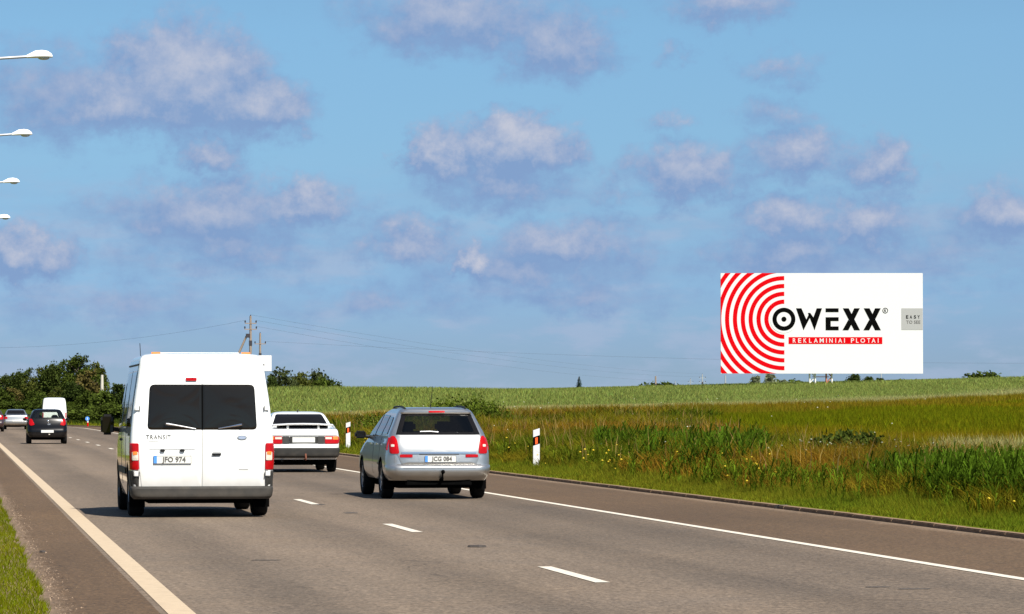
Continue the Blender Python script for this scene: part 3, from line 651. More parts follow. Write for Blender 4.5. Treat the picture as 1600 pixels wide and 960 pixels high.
X, Y = scatter(41, 56, (13.4, 18.2), 42, 200); px = col_px(X, Y); u = X-KERB; k = (px > 1180+400*fbm(X, Y, 1.6, 30)) & (u > 1.2+.6*fbm(X, Y, 1.5, 31)); k = k & (rng.random(len(X)) < .25+.9*sstep(1330, 1560, px)); reeds('tall_reeds', X[k], Y[k], .80, C_(0.0417, 0.0742, 0.0053), .026)
X, Y = scatter(66, 92, (14, 20), 9, 0); px = col_px(X, Y); k = (px > 930) & (px < 1200) & (fbm(X, Y, 3, 33) > .42); reeds('tall_reeds', X[k], Y[k], .95, C_(0.0417, 0.0742, 0.0053), .034)
X, Y = scatter(42, 70, (12.9, 18), 8, 150); px = col_px(X, Y); k = (fbm(X, Y, 2.2, 35) > .45); reeds('tall_reeds', X[k], Y[k], .55, C_(0.0644, 0.0947, 0.0061), .024)
X, Y = scatter(55, 170, (13.2, 24), 3.2, 100); k = (fbm(X, Y, 3, 36) > .40); reeds('leafy_weeds', X[k], Y[k], .62, C_(0.0644, 0.0833, 0.0061), .032)
# pale seeding grass behind the reeds
X, Y = scatter(60, 80, (16, 28), 120, 200); px = col_px(X, Y); k = px > 1420+90*fbm(X, Y, 3, 40); X, Y = X[k], Y[k]
blades('pale_grass', X, Y, rng.uniform(.55, .88, len(X)), np.full(len(X), .02), jit(np.tile(C_(0.3030, 0.2727, 0.0985), (len(X), 1))), .3, 2)
X, Y = scatter(45, 170, (14, 34), 1.6, 100); c, h, z = zone(X, Y); k = (z == 1) | (z == 3); X, Y = X[k], Y[k]
blades('seed_stalks', X, Y, rng.uniform(.7, 1.15, len(X)), np.full(len(X), .018), jit(np.tile(C_(0.2424, 0.1667, 0.0530), (len(X), 1)), .3), .2, 2)
# flowers
def flowers(name, X, Y, Z, r, colr):
    V, F = [], []
    for x, y, z in zip(X, Y, Z):
        o = len(V); s = r*random.uniform(.7, 1.3); V += [(x+s*a, y+s*b, z+s*c_) for a, b, c_ in ((1, 0, 0), (-1, 0, 0), (0, 1, 0), (0, -1, 0), (0, 0, .6), (0, 0, -.6))]
        F += [(o+a, o+b, o+c_) for a, b, c_ in ((0, 2, 4), (2, 1, 4), (1, 3, 4), (3, 0, 4), (2, 0, 5), (1, 2, 5), (3, 1, 5), (0, 3, 5))]
    return tag(link(name, mesh_np(name, np.array(V), np.array(F), np.tile(np.array(colr), (len(V), 1))), m_blade), kind='stuff')
X, Y = scatter(40, 120, (12.5, 15.0), 1.3, 0); k = fbm(X, Y, 4, 50) > .42; X, Y = X[k], Y[k]; flowers('yellow_flowers', X, Y, land(X, Y)+rng.uniform(.2, .6, len(X)), .027, (.75, .58, .06))
X, Y = scatter(45, 240, (13.5, 60), .010, 0); flowers('white_flowers', X, Y, land(X, Y)+rng.uniform(.45, .75, len(X)), .03, (.8, .78, .66))

# ------------------------------------------------------------------ trees and bushes
def crown_mesh(name, blobs, n_leaf, size, colr, seed, spire=False):
    r_ = np.random.default_rng(seed); V, F, Cc = [], [], []
    per = max(1, n_leaf//sum(max(1, int(b[3]**2*60)) for b in blobs))
    for (bx, by, bz, br) in blobs:
        k = max(40, int(n_leaf*br**2/sum(b[3]**2 for b in blobs)))
        nsub = max(5, int(br*br*7)); sc = r_.normal(0, 1, (nsub, 3)); sc /= np.linalg.norm(sc, axis=1)[:, None]; sc *= br*r_.uniform(.45, 1., (nsub, 1)); sc[:, 2] *= .8
        cl = r_.integers(0, nsub, k); p = sc[cl]+r_.normal(0, br*.16+.10, (k, 3)); p += np.array([bx, by, bz])
        a = r_.normal(0, 1, (k, 3)); a /= np.linalg.norm(a, axis=1)[:, None]; b_ = np.cross(a, r_.normal(0, 1, (k, 3))); b_ /= np.linalg.norm(b_, axis=1)[:, None]
        s = size*r_.uniform(.55, 1.35, (k, 1)); q = np.stack([p-a*s, p+b_*s*.55, p+a*s, p-b_*s*.55], 1); o = len(V)*4
        tone = (r_.uniform(.62, 1.5, nsub)[cl]*r_.uniform(.75, 1.25, k))[:, None]*np.array(colr)
        V.append(q.reshape(-1, 3)); Cc.append(np.repeat(tone, 4, 0))
    V = np.concatenate(V); Cc = np.concatenate(Cc); F = np.arange(len(V)).reshape(-1, 4); return mesh_np(name, V, F, Cc)
def trunk_mesh(name, h, r, seed, lean=0., limbs=7):
    rd = random.Random(seed); bm = bmesh.new(); pts = [(lean*t*h+rd.uniform(-.04, .04)*h*t, rd.uniform(-.03, .03)*h*t, h*t) for t in (0, .25, .5, .75, 1)]
    bm_tube(bm, pts, [r*1.3, r, r*.8, r*.55, r*.25], 8)
    for k in range(limbs):
        t = rd.uniform(.3, .9); b = Vector(pts[0]).lerp(Vector(pts[-1]), t); a = rd.uniform(0, 6.28); l = h*rd.uniform(.25, .45)
        bm_tube(bm, [b, b+Vector((math.cos(a)*l*.5, math.sin(a)*l*.5, l*.35)), b+Vector((math.cos(a)*l, math.sin(a)*l, l*.8))], [r*.45, r*.3, r*.1], 5)
    return from_bm(bm, name, 60)
def blobs_round(seed, h, w, low=.25, n=9):
    rd = random.Random(seed); out = []
    for i in range(n):
        t = (i+.5)/n; z = h*(low+(1-low)*t*.92); rad = w*.5*math.sin(math.pi*min(1, .22+.74*t))**.8; a = rd.uniform(0, 6.28); d = rad*rd.uniform(.25, .75)
        out.append((math.cos(a)*d, math.sin(a)*d, z, max(.28*w*.5, rad*rd.uniform(.42, .62))))
    return out
KIND = {}
def tree_kind(key, h, w, low, colr, n_leaf, size, seed, nb=9):
    bl = blobs_round(seed, h, w, low, nb); c = crown_mesh('crown', bl, n_leaf, size, colr, seed); c.materials.append(m_leaf)
    t = trunk_mesh('trunk', h*.8, h*.022+.03, seed); t.materials.append(m_bark); KIND[key] = (c, t, h)
def spruce_kind(key, h, w, colr, seed):
    r_ = random.Random(seed); V, F, Cc = [], [], []
    for t in np.linspace(.04, 1, 26):
        z = h*t; rad = w*.5*(1-t)**.85*(.85+.25*r_.random())+.05
        for k in range(int(10+22*(1-t))):
            a = r_.uniform(0, 6.28); l = rad*r_.uniform(.6, 1.1); d = Vector((math.cos(a), math.sin(a), -.22)); s = Vector((-d.y, d.x, 0))*(.12+.1*rad); p = Vector((0, 0, z)); c = np.array(colr)*r_.uniform(.5, 1.5)
            for q0, q1 in ((.1, .6), (.45, 1.)):
                o = len(V); V += [p+d*l*q0-s, p+d*l*q0+s+Vector((0, 0, .1)), p+d*l*q1+Vector((0, 0, r_.uniform(-.15, .15)))]; F += [(o, o+1, o+2)]; Cc += [c]*3
    c = mesh_np('crown', np.array(V), np.array(F), np.array(Cc)); c.materials.append(m_leaf); t = trunk_mesh('trunk', h*.97, h*.02+.02, seed, 0., 0); t.materials.append(m_bark); KIND[key] = (c, t, h)
G_ = (.060, .100, .022)
tree_kind('tall', 8, 7.0, .12, (.046,.062,.011), 8000, .22, 11, 13); tree_kind('broad', 6.4, 8.4, .08, (.040,.055,.012), 7600, .21, 12, 12); tree_kind('olive', 6.2, 7.0, .08, (.058,.066,.014), 6800, .21, 13, 12)
tree_kind('dark', 5, 5.4, .06, (.030,.044,.010), 4200, .24, 14, 9); tree_kind('low', 3, 4.6, .04, (.046,.064,.011), 3200, .2, 15, 8); tree_kind('russet', 4.6, 4.2, .1, (.080,.066,.020), 3000, .22, 16, 8)
tree_kind('open', 4.4, 4.6, .3, (.042,.052,.020), 900, .24, 17, 9); tree_kind('grey', 5, 5.4, .05, (.135, .15, .085), 5200, .26, 18, 11); spruce_kind('spruce', 6, 3.6, (.018, .036, .022), 19)  # the grey kind has distance haze painted into its pale leaf colour
def tree(key, px, top, Y, label, name='tree', cat='tree', group=None, wide=1., base=None):
    c, t, h = KIND[key]; p = at_y(px, top, Y); z = float(land(np.array([p[0]]), np.array([Y]))[0])-.15 if base is None else base; s = max(.3, (p[2]-z)/h)
    o = empty(name, (p[0], Y, z), label, cat, group, random.uniform(0, 6.28)); o.scale = (s*wide, s*wide, s)
    a = bpy.data.objects.new('crown', c); COL.objects.link(a); a.parent = o; b = bpy.data.objects.new('trunk', t); COL.objects.link(b); b.parent = o; return o
WOOD = 'trees of the roadside wood'
for key, px, top, Y, wide, lab in [
  ('tall', 122, 552, 372, .95, 'tallest leafy green tree, its crown rising above the rest of the wood'),
  ('broad', 93, 568, 384, .9, 'broad dark tree just beside the tallest crown of the wood, towards the white box van'),
  ('olive', 68, 576, 392, 1., 'olive green tree of the wood standing above the black hatchback roof'),
  ('broad', 40, 580, 402, 1., 'broad crown of the wood standing above the gap between silver saloon and black hatchback'),
  ('tall', 10, 584, 410, 1.1, 'dark tree at the edge of the photo behind the silver saloon'),
  ('dark', -22, 588, 400, 1.2, 'dark tree at the end of the wood, cut off by the photo edge'),
  ('russet', 138, 578, 352, 1., 'brownish tree in the wood beneath the tallest crown'),
  ('olive', 150, 569, 386, .8, 'olive tree shoulder to shoulder with the tallest tree, next to the pale concrete pole'),
  ('dark', 112, 596, 346, 1.1, 'dense dark tree in front of the wood, behind the box van'),
  ('dark', 186, 599, 322, 1., 'dark bushy tree beside the white van mirror, in front of the pale pole'),
  ('dark', 214, 592, 326, 1.2, 'dark bushy tree mostly hidden behind the white van body'),
  ('broad', 250, 585, 340, 1.1, 'tree behind the white van rear windows'),
  ('low', 160, 612, 312, 1.1, 'low green tree at the road edge above the round blue sign'),
  ('low', 128, 620, 318, 1.1, 'low green tree at the road edge beside the box van'),
  ('olive', 92, 606, 352, 1., 'mid green tree standing directly behind the white box van'),
  ('low', 52, 612, 352, 1.2, 'low green tree rising behind the black hatchback roof'),
  ('russet', 20, 606, 360, 1.3, 'brownish green tree behind the silver saloon roof'),
  ('low', -12, 610, 350, 1.4, 'low tree behind the dark car at the photo edge')]:
    tree(key, px, top, Y, lab, group=WOOD, wide=wide)
for px, top, Y, lab in [(145, 634, 306, 'low dark shrub just above the round blue road sign'), (175, 632, 303, 'low dark shrub just behind the white van mirror'), (118, 638, 310, 'low dark shrub between the box van and the round blue sign'), (205, 632, 300, 'low dark shrub hidden behind the white van flank'), (90, 638, 322, 'low dark shrub hidden behind the white box van'),
                   (60, 636, 334, 'low dark shrub seen past the box van and the silver saloon'), (25, 634, 345, 'low dark shrub behind the silver saloon roof'), (-8, 632, 352, 'low dark shrub behind the dark red car'), (44, 634, 338, 'low dark shrub in the gap between silver saloon and black hatchback'), (8, 634, 348, 'low dark shrub between the silver saloon and the dark red car')]:
    tree('low', px, top, Y, lab, 'bush', 'bush', 'shrubs along the foot of the wood', 2.0)
for px, top, Y, key in [(-80, 575, 430, 'tall'), (-150, 570, 440, 'broad'), (-230, 560, 450, 'tall'), (-310, 565, 455, 'olive'), (-400, 560, 460, 'tall'), (-500, 555, 465, 'broad'), (-620, 550, 465, 'tall'), (-120, 600, 425, 'dark'), (-260, 595, 440, 'dark'), (-440, 590, 452, 'dark')]:
    tree(key, px, top, Y, 'tree of the roadside wood farther round the road bend', group=WOOD, wide=1.5)
tree('open', 438, 577, 480, 'open ragged tree on the field skyline just past the white van', wide=1.15); tree('dark', 424, 588, 470, 'dark round tree on the skyline touching the white van edge', wide=.8)
tree('olive', 470, 584, 500, 'rounded olive tree on the field skyline, the nearer to the van of a close pair', wide=1.); tree('open', 488, 579, 505, 'slightly taller dark tree on the field skyline, second of a close pair', wide=1.); tree('low', 503, 592, 500, 'small dark shrub at the outer end of the skyline pair', 'bush', 'bush')
tree('spruce', 905, 589, 470, 'small dark spruce standing alone on the field skyline', 'spruce_tree', wide=1.5)
tree('low', 1030, 600, 900, 'flat dark copse on the far skyline beside a thick pole', wide=1.8); tree('low', 1042, 600, 910, 'flat dark copse on the far skyline, farther from the thick pole', wide=1.5)
tree('grey', 1181, 588, 600, 'pale grey green tree below the red rings of the billboard', wide=.95); tree('grey', 1203, 584, 610, 'taller pale grey green tree under the billboard lettering', wide=.9); tree('grey', 1224, 594, 620, 'short pale tree between its taller pale neighbours and the billboard legs', wide=1.1)
tree('low', 1240, 596, 900, 'dark far bush beside the white billboard leg', 'bush', 'bush', wide=1.4)
tree('dark', 1336, 584, 560, 'dark wide tree just past the red billboard leg', wide=1.1); tree('dark', 1358, 588, 565, 'dark tree under the billboard, the middle of three dark crowns', wide=1.1); tree('dark', 1375, 590, 570, 'smallest of three dark crowns under the billboard, farthest from its legs', wide=1.1)
tree('low', 1408, 594, 760, 'tiny dark bush on the skyline below the grey corner of the billboard', 'bush', 'bush', wide=1.5); tree('low', 1540, 583, 800, 'tiny dark bush on the skyline past the billboard', 'bush', 'bush', wide=1.8)
for k in range(30):
    x, y = -17+random.uniform(-3, 2)-(12 if k % 3 == 2 else 0), 175+k*9.2+random.uniform(-2, 2); x += float(bend(y))*.6
    c, t, h = KIND[('tall', 'broad', 'olive', 'dark')[k % 4]]; s_ = random.uniform(9, 12)/h; o = empty('tree', (x, y, 0), 'roadside tree in the row beyond the other carriageway', 'tree', 'row of trees beyond the other carriageway', random.uniform(0, 6.28)); o.scale = (s_, s_, s_)
    a = bpy.data.objects.new('crown', c); COL.objects.link(a); a.parent = o; b = bpy.data.objects.new('trunk', t); COL.objects.link(b); b.parent = o
tree_kind('mound', 2.6, 6.5, .02, (.062, .086, .010), 4600, .11, 23, 10)
for px, top, Y, s, lab in [(700, 632, 150, .95, 'dark green bush on the verge above the silver estate roof'), (732, 626, 152, 1.05, 'largest dark green bush on the verge behind the silver estate'), (765, 633, 148, .85, 'smaller bush on the verge beside the largest one'), (596, 652, 140, 1.0, 'dark low bush on the verge between the marker post and the silver estate'),
                        (1322, 676, 72, .8, 'leafy weed bush below the billboard at the verge edge'), (1355, 678, 70, .7, 'second leafy weed bush below the billboard, nearer the pale grass')]:
    tree('mound' if Y > 100 else 'low', px, top, Y, lab, 'bush', 'bush', None, s*1.1)
X = rng.normal(0, 1.1, 80)+at_y(1340, 690, 68)[0]; Y = rng.normal(68, 2, 80); flowers('umbel_flowers', X, Y, land(X, Y)+rng.uniform(.35, .8, 80), .022, (.42, .44, .33))

# ------------------------------------------------------------------ roadside furniture
for i, (px, py, s) in enumerate([(60, 82, 53.0), (30, 204, 41.3), (10, 280, 34.1), (2, 337, 28.7)]):
    p = at_depth(px, py, s)
    if i == 0:
        lamp0 = empty('street_lamp', (-.3, p[1], .0)); parts = []
        parts.append(tube('pole', [(0, 0, 0), (0, 0, 5), (0, 0, 11.55)], [.10, .085, .06], m_galv, lamp0, 12))
        parts.append(tube('arm', [(0, 0, 11.45), (.25, 0, 11.66), (.8, 0, 11.74), (2.28, 0, 11.86)], [.05, .046, .044, .042], m_galv, lamp0, 10))
        bm = bmesh.new(); prof = [(0, .06, .06), (.08, .08, .10), (.25, .16, .185), (.45, .175, .20), (.62, .15, .165), (.72, .09, .09), (.76, .03, .03)]; rings = []
        for t, w_, h_ in prof:
            rings.append([bm.verts.new((t, math.cos(a)*w_, (math.sin(a)*h_ if math.sin(a) > 0 else math.sin(a)*.035)+t*.04)) for a in [2*math.pi*k/18 for k in range(18)]])
        for A, B in zip(rings, rings[1:]):
            for k in range(18): bm.faces.new((A[k], A[(k+1) % 18], B[(k+1) % 18], B[k]))
        bm.faces.new(rings[0][::-1]); bm.faces.new(rings[-1])
        hd = link('lamp_head', from_bm(bm, 'lamp_head', 50), m_lampw, lamp0, (2.18, 0, 11.84)); parts.append(hd)
        bm = bmesh.new(); bmesh.ops.create_uvsphere(bm, u_segments=16, v_segments=8, radius=1); bmesh.ops.scale(bm, vec=(.17, .12, .06), verts=bm.verts)
        link('diffuser', from_bm(bm, 'diffuser', 60), mat('lamp_glass', (.45, .46, .47), .2), hd, (.50, 0, -.02))
        o = lamp0
    else:
        o = lamp0.copy(); COL.objects.link(o); o.location = (-.3, p[1], 0)
        for q in parts:
            c = q.copy(); COL.objects.link(c); c.parent = o
            for g in q.children: d = g.copy(); COL.objects.link(d); d.parent = c
    tag(o, ['nearest street lamp, topmost white lamp head reaching in over the road', 'second street lamp, white head just under the topmost one', 'third white street lamp head down from the top', 'farthest street lamp, only the tip of its white head showing'][i], 'street lamp', 'street lamps along the median')
# marker posts
m_refl = mat('orange_reflector', (.85, .10, .02), .3, 0, .3, .08, 40)
def post(px, py, lab):
    s0 = at_depth(px, py, 67 if px > 700 else 45.5); X, Y = (s0[0], s0[1]); z = float(land(np.array([X]), np.array([Y]))[0]); o = empty('marker_post', (X, Y, z-.05), lab, 'marker post', 'delineator posts on the verge', -.1)
    w = .075; H_ = 1.02
    def seg(nm, z0, z1, sl, m, g=.0, ww=w):   # slanted section of the triangular post
        poly = [(-ww, z0), (ww, z0+sl), (ww, z1+sl), (-ww, z1)]; return prism(nm, poly, -.06-g, .045+g, m, o)
    seg('post_base', 0, .615, .05, m_signw); seg('black_band', .617, .815, .05, m_ink, .0015, w+.001); seg('post_top', .817, .975, .05, m_signw)
    seg('reflector', .648, .80, .0175, m_refl, .006, .028)
post(838, 735, 'white marker post with black and orange band beside the silver estate, the nearer one'); post(544, 698, 'smaller white marker post with orange band past the white saloon')
# keep-right bollard far down the road
p = at_y(137, 668, 285); o = empty('road_sign', (p[0], 285, .02), 'tiny round blue sign on a red and white post at the far road edge', 'road sign')
bm = bmesh.new(); lathe_x(bm, [(-.015, .17), (.015, .17)], 24); bmesh.ops.rotate(bm, cent=(0, 0, 0), matrix=Matrix.Rotation(math.pi/2, 3, 'Z'), verts=bm.verts); bmesh.ops.translate(bm, vec=(-.03, -.07, .62), verts=bm.verts); link('sign_disc', from_bm(bm, 'sign_disc'), m_blue, o)
tube('post', [(0, 0, 0), (0, 0, .3)], .07, m_signred, o); tube('post_top', [(0, 0, .302), (0, 0, .62)], .07, m_signw, o)
bm = bmesh.new(); bm_box(bm, (-.03, -.09, .62), (.05, .006, .2)); link('arrow', from_bm(bm, 'arrow'), m_signw, o)
# board sign standing behind the van
p = at_depth(411, 568, 43); z = float(land(np.array([p[0]]), np.array([p[1]]))[0]); o = empty('sign_board', (p[0], p[1], z), 'white square sign board peeping out past the white van roof corner', 'sign')
box('board', (0, 0, p[2]-z), (.62, .04, .58), m_signw, o, bev=.01); tube('post', [(-.18, .06, 0), (-.18, .06, p[2]-z+.2)], .04, m_galv, o)
for a in (-.15, .15): box('bracket', (-.18, .035, p[2]-z+a), (.14, .025, .04), m_galv, o)

# utility poles
def pole(px, top, Y, r, m, lab, arm=True, strut=None, arms=(.9, 1.9), group='utility poles along the skyline', wide=.75):
    p = at_y(px, top, Y); z = float(land(np.array([p[0]]), np.array([Y]))[0])-.3; h = p[2]-z; o = empty('utility_pole', (p[0], Y, z), lab, 'utility pole', group)
    tube('pole', [(0, 0, 0), (0, 0, h*.5), (0, 0, h)], [r*1.25, r*1.1, r*.8], m, o, 8); pins = []
    if arm:
        tube('insulator', [(0, 0, h-.05), (0, 0, h+.12)], [.07, .05], m_insul, o, 6); pins.append((0, 0, h+.12))
        for j, a in enumerate(arms):
            w_ = wide*(1.0 if j else .95)
            box('crossarm', (0, -.1, h-a), (2*w_, .09, .09), m_galv if m is not m_wood else m, o)
            for sx_ in (-1, 1):
                tube('insulator', [(sx_*w_*.94, -.1, h-a+.04), (sx_*w_*.94, -.1, h-a+.16), (sx_*w_*.94, -.1, h-a+.3)], [.03, .09, .06], m_insul, o, 6); pins.append((sx_*w_*.94, -.1, h-a+.3))
    if strut:
        tube('strut', [(strut, .3, 0), (strut*.12, .05, h-2.0)], [r*1.05, r*.8], m, o, 8)
        box('clamp', (strut*.08, 0, h-2.0), (.42, .34, .4), m_insul, o)
    if m is not m_conc:
        bm = bmesh.new(); bm_box(bm, (0, 0, h*.55+1), (2*r+.05, 2*r+.05, .5)); link('pole_band', from_bm(bm, 'pole_band'), m_insul, o)
    return [Vector((p[0], Y, z))+Vector(q) for q in pins]
pA = pole(391.5, 494, 350, .13, m_wood, 'tall wooden pole with a leaning strut rising above the white van roof', strut=-3.2, arms=(.75, 1.35), wide=.62)
pB = pole(406.5, 521, 405, .13, m_wood, 'shorter wooden pole with one crossarm beside the strutted pole', arms=(1.25,), wide=.68)
pole(159.5, 586, 317, .15, m_conc, 'pale concrete pole with a strut standing in the roadside wood', arm=False, strut=1.6)
pD = pole(1097.5, 585, 800, .16, m_galv, 'slim far pole with crossarms, tallest of the thin ones before the billboard', arms=(.9, 1.9), wide=.8)
pole(1024.5, 588, 820, .24, m_wood, 'thick dark bare pole on the far skyline beside the flat copse', arm=False); pole(1055, 596, 900, .14, m_galv, 'short thin pole at the outer end of the flat copse', wide=.7); pole(1079, 592, 880, .14, m_galv, 'thin far pole midway between the flat copse and the tallest thin pole', wide=.7); pole(1133.5, 587, 820, .2, m_galv, 'far pole just under the corner of the billboard', arm=False); pole(1377, 583, 820, .18, m_galv, 'far pole under the billboard beyond the dark trees', arm=False)
# wires sag from pole to pole
pE = [at_y(x, y, 420) for x, y in ((1900, 556), (1900, 566), (1900, 566))]
def wire(a, b, sag, r, lab):
    a, b = Vector(a), Vector(b); bm = bmesh.new(); bm_tube(bm, [a.lerp(b, t)-Vector((0, 0, sag*4*t*(1-t))) for t in np.linspace(0, 1, 18)], r, 4, False); tag(link('wire', from_bm(bm, 'wire'), m_insul), lab, 'wire', 'overhead wires')
wire(pA[0], pD[0], 1.2, .007, 'topmost thin overhead wire running from the strutted pole to the far slim pole'); wire(pA[2], pD[2], 1.4, .007, 'thin overhead wire from the upper crossarm of the strutted pole'); wire(pA[4], pD[4], 1.6, .007, 'thin overhead wire from the lower crossarm of the strutted pole')
wire(pB[2], pE[1], 1.0, .007, 'low thin overhead wire running off behind the billboard from the shorter pole')
pL = at_y(-160, 540, 370)
wire(pA[1], pL, 1.2, .007, 'thin overhead wire crossing above the wood from the strutted pole'); 

# ------------------------------------------------------------------ billboard
S0 = 14.4; c0 = at_depth(1126, 584, S0); c1 = at_depth(1442, 427, S0)
BW = 316/S0; BH = 157/S0; bc = (c0+c1)/2; ang = -YAW
bb = empty('billboard', (bc[0], bc[1], 0), 'large white roadside billboard with red rings and black lettering above the field', 'billboard', None, ang)
zb = c0[2]
box('board', (0, .2, zb+BH/2), (BW, .4, BH), m_signw, bb)
q = S0*1.0
def bx(px): return (px-1284)/S0
def bz(py): return zb+(584-py)/S0
def flat(name, polys, m, yo, parent=bb, th=.03):
    bm = bmesh.new()
    for poly in polys:
        a = [bm.verts.new((x, -yo, z)) for x, z in poly]; b = [bm.verts.new((x, -yo+th, z)) for x, z in poly]; n = len(poly)
        bm.faces.new(a)
        for i in range(n): bm.faces.new((a[i], b[i], b[(i+1) % n], a[(i+1) % n]))
    return link(name, from_bm(bm, name), m, parent)
# crop coordinates of the enlarged photograph: 1600/360 px per photo px from (1100, 410)
kx = 360/1600
def cb(x, y): return (bx(1100+x*kx), bz(410+y*kx))
xl, zt, zl = cb(116, 75)[0], cb(116, 75)[1], cb(116, 772)[1]; xr = cb(558, 0)[0]; ccx, ccz = cb(555, 396); u_ = kx/S0
strips = []
for k in range(13):
    r0, r1 = (106.8+54.6*k)*u_, (136.2+54.6*k)*u_; seg = []; n = 90
    for i in range(n+1):
        a = math.pi/2+math.pi*i/n; seg.append(a)
    def inside(a, r): x, z = ccx+math.cos(a)*r, ccz+math.sin(a)*r; return xl <= x <= xr+.001 and zl <= z <= zt
    def clampp(a, r): return (min(max(ccx+math.cos(a)*r, xl), xr), min(max(ccz+math.sin(a)*r, zl), zt))
    for a, b in zip(seg, seg[1:]):
        quad = [(ccx+math.cos(t)*r, ccz+math.sin(t)*r) for t, r in ((a, r0), (b, r0), (b, r1), (a, r1))]
        # clip the small quad to the panel
        poly = quad
        for ax, lim, sg in ((0, xl, 1), (0, xr, -1), (1, zl, 1), (1, zt, -1)):
            o2 = []
            for i in range(len(poly)):
                P0, P1 = poly[i], poly[(i+1) % len(poly)]; d0, d1_ = sg*(P0[ax]-lim), sg*(P1[ax]-lim)
                if d0 >= 0: o2.append(P0)
                if d0*d1_ < 0: t = d0/(d0-d1_); o2.append((P0[0]+(P1[0]-P0[0])*t, P0[1]+(P1[1]-P0[1])*t))
            poly = o2
            if len(poly) < 3: break
        if len(poly) >= 3: strips.append(poly)
    # the straight ends that reach past the centre to the panel edge
    for sg in (1, -1):
        z0_, z1_ = ccz+sg*r0, ccz+sg*r1
        if zl < min(z0_, z1_) and max(z0_, z1_) < zt: strips.append([(ccx, z0_), (xr, z0_), (xr, z1_), (ccx, z1_)])
    if strips: flat('red_ring', strips, m_signred, .012, th=.012); strips = []
ring = []
def annulus(cx, cz, r0, r1, n=48): return [[(cx+math.cos(t)*r, cz+math.sin(t)*r) for t, r in ((a, r0), (b, r0), (b, r1), (a, r1))] for a, b in [(2*math.pi*i/n, 2*math.pi*(i+1)/n) for i in range(n)]]
flat('letter_backing', [[(ccx+math.cos(2*math.pi*i/40)*96*u_, ccz+math.sin(2*math.pi*i/40)*96*u_) for i in range(40)]], m_signw, .022, th=.022)
flat('letter', annulus(ccx, ccz, 50*u_, 80*u_), m_ink, .032, th=.03); flat('letter_dot', [[(ccx+math.cos(2*math.pi*i/24)*18*u_, ccz+math.sin(2*math.pi*i/24)*18*u_) for i in range(24)]], m_ink, .032, th=.03)
T_, B_ = 320, 472
def pl(*pts): return [cb(x, y) for x, y in pts]
flat('letter', [pl((640, T_), (677, T_), (711, 398), (691, B_)), pl((711, 398), (730, 356), (736, 352), (736, 385), (691, B_)), pl((722, 352), (738, 352), (770, 398), (768, B_)), pl((783, T_), (820, T_), (768, B_), (750, 410))], m_ink, .032, th=.03)
flat('letter', [pl((845, T_), (935, T_), (935, 346), (845, 346)), pl((845, 382), (935, 382), (935, 408), (880, 408), (880, 446), (845, 446)), pl((845, 446), (935, 446), (935, B_), (845, B_))], m_ink, .032, th=.03)
for ox in (0, 145): flat('letter', [pl((965+ox, T_), (1005+ox, T_), (1083+ox, B_), (1043+ox, B_)), pl((1043+ox, T_), (1083+ox, T_), (1046+ox, 394), (1022+ox, 366)), pl((1002+ox, 400), (1026+ox, 428), (1003+ox, B_), (962+ox, B_))], m_ink, .032, th=.03)
tx, tz = cb(1259, 336); flat('trademark', annulus(tx, tz, 15*u_, 19.5*u_, 28), m_ink, .02, th=.02)
def btext(nm, body, x, y, hpx, m, width, ext=.008, yo=-.03, bold=0.):
    o = text(nm, body, 1., (0, 0, 0), m, bb, ext, 1., 1., offs=bold); me = o.data; co = np.array([v.co for v in me.vertices]); lo, hi = co.min(0), co.max(0)
    sx_ = width*u_/(hi[0]-lo[0]); sz_ = hpx*u_/(hi[2]-lo[2]); X0, Z0 = cb(x, y)
    me.transform(Matrix.Translation((X0, yo, Z0))@Matrix.Diagonal((sx_, 1, sz_, 1))@Matrix.Translation((-(lo[0]+hi[0])/2, 0, -(lo[2]+hi[2])/2))); return o
btext('trademark_letter', 'R', 1259, 336, 18, m_ink, 13)
flat('red_banner', [pl((587, 520), (1238, 520), (1238, 568), (587, 568))], m_signred, .02, th=.02)
def spaced(s): return s
for i, (ch, x) in enumerate(zip('REKLAMINIAIPLOTAI', [627, 664, 701, 738, 776, 817, 850, 881, 914, 945, 975, 1031, 1064, 1102, 1143, 1177, 1209])):
    btext('banner_letter', ch, x, 544, 31, m_signw, {'I': 5, 'M': 28, 'A': 27, 'O': 32, 'N': 24, 'L': 17}.get(ch, 21), bold=.012)
flat('grey_panel', [pl((1371, 320), (1519, 320), (1519, 470), (1371, 470))], m_signgrey, .02, th=.02)
for i, (ch, x) in enumerate(zip('EASY', [1411, 1437, 1465, 1491])): btext('panel_letter', ch, x, 380, 23, m_ink, 16, bold=.02)
btext('panel_lettering', 'TO SEE', 1453, 416, 22, m_greyink, 98)
# lattice legs
for x, m, w_ in ((bx(1270), m_steelw, .60), (bx(1296), m_steelr, .60)):
    lg = empty('leg', (x, .75, 0)); lg.parent = bb; zt_ = zb+BH*.9
    for i, (a, b) in enumerate(((-1, -1), (1, -1), (1, 1), (-1, 1))): tube('leg_upright', [(a*w_/2, b*w_/2, 0), (a*w_/2, b*w_/2, zt_)],   .075, m_steelw if i in (1, 2) and m is m_steelr else m, lg, 6)
    bm = bmesh.new(); zz = 0.; f = 1
    while zz < zt_-.8:
        for b in (-1, 1): bm_tube(bm, [(-f*w_/2, b*w_/2, zz), (f*w_/2, b*w_/2, zz+.7)], .045, 5); bm_tube(bm, [(b*w_/2, -f*w_/2, zz), (b*w_/2, f*w_/2, zz+.7)], .045, 5)
        zz += .7; f = -f
    link('leg_bracing', from_bm(bm, 'leg_bracing'), m, lg)
for z in (zb-.35, zb+.8, zb+BH*.5): box('crossbeam', (bx(1283), .75, z), (26/S0, .08, .08), m_steelr if z < zb else m_steelw, bb)
